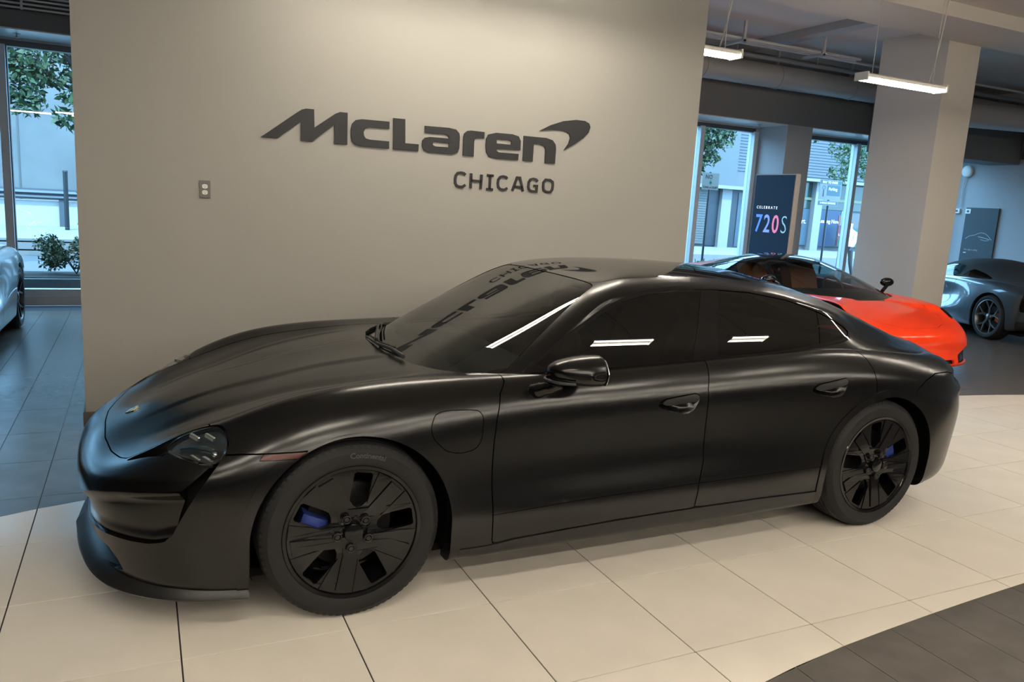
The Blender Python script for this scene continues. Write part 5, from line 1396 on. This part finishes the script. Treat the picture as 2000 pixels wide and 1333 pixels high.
for x in (-4.5,-3,-1.5+.55,.5,2): q = MB(); q.tube([(x,0,.0),(x,0,.72)], .014, 8); q.build('rail_post', M_POST, rl)
o = box('barrier', (-25,5,22,22.4,.30,.98), M_WHITEB); tag(o, 'sunlit white barrier wall along the far side of the street', 'barrier')
gr = empty('guard_rail', (-5, 21.9, 0)); tag(gr, 'grey steel guard rail under the stained concrete wall', 'guard rail')
q = MB(); q.prism([(0,1.02),(-.06,1.07),(0,1.13),(-.06,1.19),(0,1.25),(.0,1.30),(.02,1.30),(.02,1.02)], -20, 10, lambda u, v, t: (t, u, v)); q.build('rail_beam', M_GALV, gr)
for x in range(-18, 10, 3): q = MB(); q.box(x-.06, x+.06, .02, .1, .30, 1.25); q.build('rail_post', M_GALV, gr)
rw = box('retaining_wall', (-30,6,23,23.5,-.06,6.5), M_CONC2); struct(rw)
for x in (-3.05, -9, 1.5): box('wall_joint', (x-.02, x+.02, 22.985, 23.0, -.06, 6.5), mat('joint_grey', (0.055,0.060,0.063), .9), rw)  # darker grey strips for the vertical joints
q = MB(); q.tube([(-1.78,20.5,.30),(-1.78,20.5,1.78)], .055, 10); o = q.build('bollard_post', M_POST); tag(o, 'dark post standing on the far pavement beyond the left window', 'post')
q = MB(); q.lathe([(.0001,.05),(.05,.045),(.062,.02),(.062,0)], 10, lambda a, b, h: (-1.78+a, 20.5+b, 1.76+h)); q.build('post_cap', M_POST, o)
fn_ = empty('iron_fence', (-1.3, 20.5, .3)); tag(fn_, 'short dark iron fence beside the post across the street', 'fence')
for k in range(10): q = MB(); q.box(-.22+k*.15, -.19+k*.15, -.012, .012, 0, 1.05); q.build('fence_bar', M_POST, fn_)
for z in (.15, .95): q = MB(); q.box(-.25, 1.25, -.015, .015, z, z+.03); q.build('fence_rail', M_POST, fn_)

def leaf_cloud(q, c, r, n, size, rnd, squash=.75, zmin=-9):
    for _ in range(n):
        while True:
            p = np.array([rnd.uniform(-1,1) for _ in range(3)])
            if np.dot(p, p) < 1: break
        p = np.array(c)+p*np.array([r, r*.8, r*squash])
        a = np.array([rnd.gauss(0,1) for _ in range(3)]); a /= np.linalg.norm(a); b = np.cross(a, np.array([rnd.gauss(0,1) for _ in range(3)])); b /= np.linalg.norm(b)
        s = size*rnd.uniform(.6, 1.3)
        if p[2] < zmin+s: continue
        q.add([p-a*s, p+b*s*.45, p+a*s, p-b*s*.45], [(0,1,2,3)])
def tree(base, limbs, clouds, label, leaf, seed, size=.11, dens=420):
    rnd = random.Random(seed); t = empty('tree', base); tag(t, label, 'tree', 'street trees')
    B = np.array(base)
    for k, L in enumerate(limbs):
        q = MB(); P = smooth_poly([np.array(p[:3])-B for p in L], 5, False); r = np.interp(np.linspace(0, 1, len(P)), np.linspace(0, 1, len(L)), [p[3] for p in L])
        q.tube([tuple(p) for p in P], list(r), 8); q.build('trunk' if k == 0 else 'branch', M_BARK, t)
    q = MB()
    for c, r in clouds: leaf_cloud(q, np.array(c)-B, r, int(dens*r*r*2.2), size, rnd)
    o = q.build('foliage', leaf, t); o['kind'] = 'stuff'
    return t
tree((.7,13.0,0), [[(.7,13,0,.16),(.68,13,1.6,.14),(.5,13,2.4,.12),(.1,13,3.2,.09)], [(.5,13,2.3,.09),(-.4,13,2.9,.07),(-1.1,13,3.6,.05),(-1.9,13,4.3,.03)], [(.3,13,2.8,.08),(-.2,12.9,3.5,.06),(-.7,12.8,4.2,.04),(-1.0,12.7,4.8,.03)], [(-.4,13,2.9,.04),(-1.0,13.2,3.1,.03),(-1.7,13.3,3.5,.02)]],
     [((-1.5,13.2,3.7),.75),((-.8,13,3.1),.55),((-1.9,13.1,3.25),.55),((-.3,13,3.9),.8),((-2.3,13.2,4.3),.9),((-1.0,12.9,4.6),.9),((-1.15,12.8,2.62),.26),((-1.75,13,2.85),.33),((-.45,12.9,2.72),.28),((.5,13,4.6),1.1),((-3.2,13.4,4.1),.8)],
     'leafy street tree with slanting branches outside the left window', M_LEAF, 3, .075, 620)
tree((10.2,13.5,0), [[(10.2,13.5,0,.14),(10.2,13.5,2.0,.12),(10.5,13.5,3.2,.09)], [(10.3,13.5,2.6,.07),(11.2,13.4,3.3,.05),(12.2,13.3,3.9,.03)]],
     [((11.7,13.4,3.9),.9),((12.5,13.3,3.75),.75),((13.1,13.4,3.55),.5),((11.9,13.3,3.2),.6),((12.2,13.2,2.75),.35),((12.75,13.3,3.05),.35),((10.6,13.5,4.0),1.0),((12.9,13.6,4.3),.8)],
     'street tree with drooping leaves in the first right-hand window', M_LEAF, 5, .07, 620)
tree((15.1,13.2,0), [[(15.1,13.2,0,.12),(15.1,13.2,2.2,.10),(15.3,13.2,3.4,.07)]],
     [((15.2,13.2,3.6),.55),((15.3,13.1,3.0),.40),((15.45,13.1,2.6),.32),((15.1,13.2,2.2),.28),((16.0,13.2,3.95),.4),((15.0,13.2,4.1),.8)],
     'street tree whose leaves show at the left of the second right-hand window', M_LEAF, 8, .07, 520)
tree((20.2,15.5,0), [[(20.2,15.5,0,.12),(20.2,15.5,2.2,.10),(20.2,15.5,3.4,.07)]], [((19.9,15.4,3.9),.75),((19.6,15.4,3.1),.45),((20.6,15.4,3.5),.7)],
     'street tree half hidden behind the square column', M_LEAF, 9, .07, 420)
def shrub(c, r, label, seed, leaf=M_LEAF2, n=700, size=.032):
    rnd = random.Random(seed); t = empty('shrub', c); tag(t, label, 'shrub', 'planter shrubs')
    q = MB()
    for k in range(7):
        a = rnd.uniform(0, 6.28); q.tube([(0,0,0), (r*.3*math.cos(a), r*.25*math.sin(a), r*.5), (r*.7*math.cos(a), r*.5*math.sin(a), r*rnd.uniform(.8,1.25))], .006, 5)
    q.build('stems', M_BARK, t)
    q = MB()
    for k in range(12): leaf_cloud(q, (rnd.uniform(-.8,.8)*r, rnd.uniform(-.4,.4)*r, r*rnd.uniform(.10,.95)), r*.40, n//12, size, rnd, .8, 0.0)
    o = q.build('foliage', leaf, t); o['kind'] = 'stuff'
shrub((-.92,9.85,.315), .46, 'wide flowering shrub in the planter outside the left window', 11, n=2400, size=.03)
shrub((-1.75,9.8,.315), .18, 'small low shrub left of the wide one in the planter', 12, n=300)
for k, x in enumerate((8.7,9.35,10.0,10.65,11.3)):
    shrub((x,9.85,.465), .24, 'bushy green shrub in the planter below the right windows', 20+k, n=420)

# far buildings
M_SIDE = mat('blue_grey_siding', (0.058,0.065,0.076), .8)
M_CANOPY = mat('white_canopy', (0.152,0.156,0.156), .7)
M_SHUT = mat('pale_roller_shutter', (0.067,0.071,0.073), .7)
M_NAVYD = mat('dark_blue_door', (0.008,0.014,0.022), .5)
M_STORE = mat('shop_glass', (0.022,0.033,0.029), .15)
def dim(c, s): return tuple(v*s for v in c)
bld = empty('building', (26, 24, 0)); tag(bld, 'two-storey building with grey siding and a shopfront across the street', 'building')
def bb(name, x0, x1, z0, z1, m, d=.3, y=0.0, par=None): return box(name, (x0-26, x1-26, y, y+d, z0, z1), m, par or bld)
bb('wall', 16, 40, -.06, 9, mat('pale_facade', (0.085,0.089,0.094), .85, noise=.06, nscale=2), .5, .12)
q = MB()
for k in range(46):
    z = 3.52+k*.125; q.prism([(0,z),(-.035,z),(-.01,z+.12),(0,z+.12)], 23.0-26, 40-26, lambda u, v, t: (t, u+.12, v))
o = q.build('siding_boards', M_SIDE, bld); o['kind'] = 'stuff'
bb('canopy', 16, 24.2, 2.70, 2.84, M_CANOPY, .5, -.4); bb('canopy', 24.2, 40, 3.30, 3.42, M_CANOPY, .6, -.5)
bb('upper_wall', 16, 23.0, 2.84, 9, mat('pale_panel', (0.076,0.083,0.089), .85), .1, .05)
sh_ = bb('roller_shutter', 20.7, 21.62, .35, 2.68, M_SHUT, .06, .02)
for k in range(22): box('slat', (20.72-26, 21.60-26, .0, .03, .38+k*.104, .38+k*.104+.085), M_SHUT, sh_)
bb('door', 21.66, 22.18, .3, 2.68, M_NAVYD, .05, .06); bb('pillar', 22.2, 22.72, .25, 2.7, M_CANOPY, .25, -.1)
d2 = bb('door', 22.74, 24.0, .25, 2.68, M_NAVYD, .05, .06); bb('door_panel', 23.2, 23.42, .3, 2.6, mat('blue_door_panel', (0.022,0.036,0.049), .4), .04, .03, d2)
bb('pillar', 24.2, 26.3, .25, 3.3, mat('mid_facade', (0.045,0.048,0.050), .85), .2, -.05)
bb('shop_window', 26.3, 33, 2.12, 3.25, M_STORE, .05, .05)
bb('sign_band', 26.4, 33, 2.5, 2.62, mat('pale_yellow_band', (0.101,0.112,0.067), .6), .03, .0)
bb('pillar', 27.40, 27.86, .25, 3.3, M_CANOPY, .3, -.2)
bb('banner', 26.4, 27.35, .47, 2.1, mat('banner_blue_grey', (0.022,0.042,0.063), .5), .03, .0)
bn = bb('banner', 27.92, 29.30, .45, 2.1, mat('banner_blue', (0.008,0.022,0.053), .5), .03, .0)
bb('banner', 29.34, 30.05, 1.36, 2.1, mat('banner_pale_cyan', (0.078,0.138,0.148), .5), .03, .0)
bb('banner', 29.34, 29.9, .45, 1.34, mat('banner_indigo', (0.011,0.016,0.045), .5), .03, .0)
bb('banner', 29.92, 32, .45, 1.34, mat('banner_teal', (0.004,0.067,0.063), .5), .03, .0)
bb('banner_stripe', 29.20, 29.31, .45, 1.9, mat('banner_coral', (0.138,0.036,0.022), .5), .01, -.015)
pn = bb('poster_stand', 28.72, 29.25, .50, 1.45, mat('poster_pink', (0.067,0.016,0.031), .5), .03, -.5)
bb('poster_lower', 28.74, 29.23, .50, .86, mat('poster_green', (0.004,0.049,0.031), .5), .01, -.515, pn)
M_TXT = mat('white_lettering', (0.167,0.174,0.179), .6)
def text_on(parent, txt, size, fn, m=M_TXT, bold=.0, name='lettering'):
    q, w = stroke_text(txt, size, bold, fn, .004); return q.build(name, m, parent)
text_on(bn, 'Leasing Now', .24, lambda u, v, t: (27.98-26+u, -.004-t, 1.52+v), name='banner_lettering')
text_on(pn, 'Leasing', .15, lambda u, v, t: (28.75-26+u, -.515-t, .98+v), name='poster_lettering')
text_on(bld, 'ort.', .30, lambda u, v, t: (26.75-26+u, -.004-t, 1.45+v), name='banner_lettering')
text_on(bld, 'C      S T', .20, lambda u, v, t: (29.75-26+u, -.004-t, .72+v), name='banner_lettering')
# street signs
def street_sign(base, h, label):
    s = empty('street_sign', base); tag(s, label, 'sign'); q = MB(); q.tube([(0,.03,0),(0,.03,h)], .028, 8); q.build('sign_post', M_POST, s); return s
M_SGN = mat('sign_white', (0.081,0.089,0.089), .5); M_SGNB = mat('sign_blue', (0.006,0.036,0.053), .5); M_SGNK = mat('sign_dark_print', (0.009,0.014,0.018), .6); M_SGNG = mat('sign_green', (0.004,0.071,0.049), .5)
s1 = street_sign((11.86,12.0,0), 2.6, 'pale street sign with a green cross on a post outside the first right-hand window')
p = box('sign_plate', (-.235,.235,-.006,.006,2.20,2.58), M_SGN, s1)
text_on(s1, 'NO', .13, lambda u, v, t: (-.16+u, -.008-t, 2.45+v), M_SGNK, name='sign_lettering'); text_on(s1, 'ZONE of QUIET', .062, lambda u, v, t: (-.215+u, -.008-t, 2.235+v), M_SGNK, name='sign_lettering')
for b in ((-.045,.045,-.012,-.007,2.352,2.378), (-.013,.013,-.012,-.007,2.32,2.41)): box('green_cross', b, M_SGNG, s1)
s2 = street_sign((15.66,12.0,0), 2.62, 'blue and white parking sign on a post outside the second right-hand window')
p = box('sign_plate', (-.38,.36,-.006,.006,2.16,2.66), M_SGN, s2); box('sign_band', (-.36,.34,-.009,-.006,2.55,2.64), M_SGNB, s2); box('sign_field', (-.12,.33,-.009,-.006,2.27,2.53), M_SGNB, s2)
text_on(s2, 'PAY TO PARK', .085, lambda u, v, t: (-.31+u, -.010-t, 2.565+v), name='sign_lettering')
text_on(s2, 'Parking', .10, lambda u, v, t: (-.08+u, -.010-t, 2.40+v), name='sign_lettering')
q = MB(); q.lathe([(.035,0),(.055,0)], 20, lambda a, b, h: (-.24+a, -.008, 2.46+b), False); q.tube([(-.24,-.008,2.40),(-.24,-.008,2.24)], .012, 6); q.build('sign_symbol', M_SGNB, s2)
box('lower_plate', (-.38,.30,-.008,.004,2.02,2.14), M_SGN, s2); box('lower_band', (-.36,.28,-.011,-.008,2.035,2.125), M_SGNB, s2)
text_on(s2, '2 HOUR PARKING', .066, lambda u, v, t: (-.33+u, -.012-t, 2.06+v), name='sign_lettering')
# passer-by
def person(loc, rz):
    r = empty('person', loc, rz); tag(r, 'person in a pale top and dark trousers walking on the far pavement', 'person')
    J = [(0,0,.95),(0,0,1.15),(0,.01,1.40),(0,.02,1.50),(0,.03,1.62),(0,.02,1.72),(.09,0,.92),(.10,.10,.50),(.10,.02,.08),(.10,.13,.03),(-.09,0,.92),(-.10,-.06,.50),(-.10,-.22,.10),(-.10,-.12,.04),(.19,0,1.38),(.23,-.06,1.12),(.22,.06,.90),(.22,.12,.82),(-.19,0,1.38),(-.23,.05,1.12),(-.21,.16,.92),(-.20,.22,.85)]
    E = [(0,1),(1,2),(2,3),(3,4),(4,5),(0,6),(6,7),(7,8),(8,9),(0,10),(10,11),(11,12),(12,13),(2,14),(14,15),(15,16),(16,17),(2,18),(18,19),(19,20),(20,21)]
    Rr = [.14,.13,.15,.055,.095,.085,.09,.062,.042,.035,.09,.062,.042,.035,.06,.043,.032,.03,.06,.043,.032,.03]
    me = bpy.data.meshes.new('body'); me.from_pydata(J, E, []); o = link('body', me, r)
    o.modifiers.new('skin', 'SKIN'); 
    for v, x in zip(me.skin_vertices[0].data, Rr): v.radius = (x, x)
    me.skin_vertices[0].data[0].use_root = True
    ss = o.modifiers.new('sub', 'SUBSURF'); ss.levels = 2; ss.render_levels = 2
    m = bpy.data.materials.new('figure_clothes'); m.use_nodes = True; nt = m.node_tree; b = nt.nodes['Principled BSDF']; b.inputs['Roughness'].default_value = .8
    tc = nt.nodes.new('ShaderNodeTexCoord'); sp_ = nt.nodes.new('ShaderNodeSeparateXYZ'); rp = nt.nodes.new('ShaderNodeValToRGB'); mp = nt.nodes.new('ShaderNodeMath'); mp.operation = 'MULTIPLY'; mp.inputs[1].default_value = .5
    nt.links.new(tc.outputs['Object'], sp_.inputs[0]); nt.links.new(sp_.outputs['Z'], mp.inputs[0]); nt.links.new(mp.outputs[0], rp.inputs[0]); nt.links.new(rp.outputs[0], b.inputs['Base Color'])
    rp.color_ramp.interpolation = 'CONSTANT'; e = rp.color_ramp.elements; e[0].color = (.02,.02,.025,1); e[1].position = .49; e[1].color = (.70,.68,.64,1)
    x = e.new(.745); x.color = (.42,.26,.18,1); x = e.new(.83); x.color = (.03,.02,.015,1)
    me.materials.append(m); return r
person((19.0, 14.2, -.06), math.radians(100))
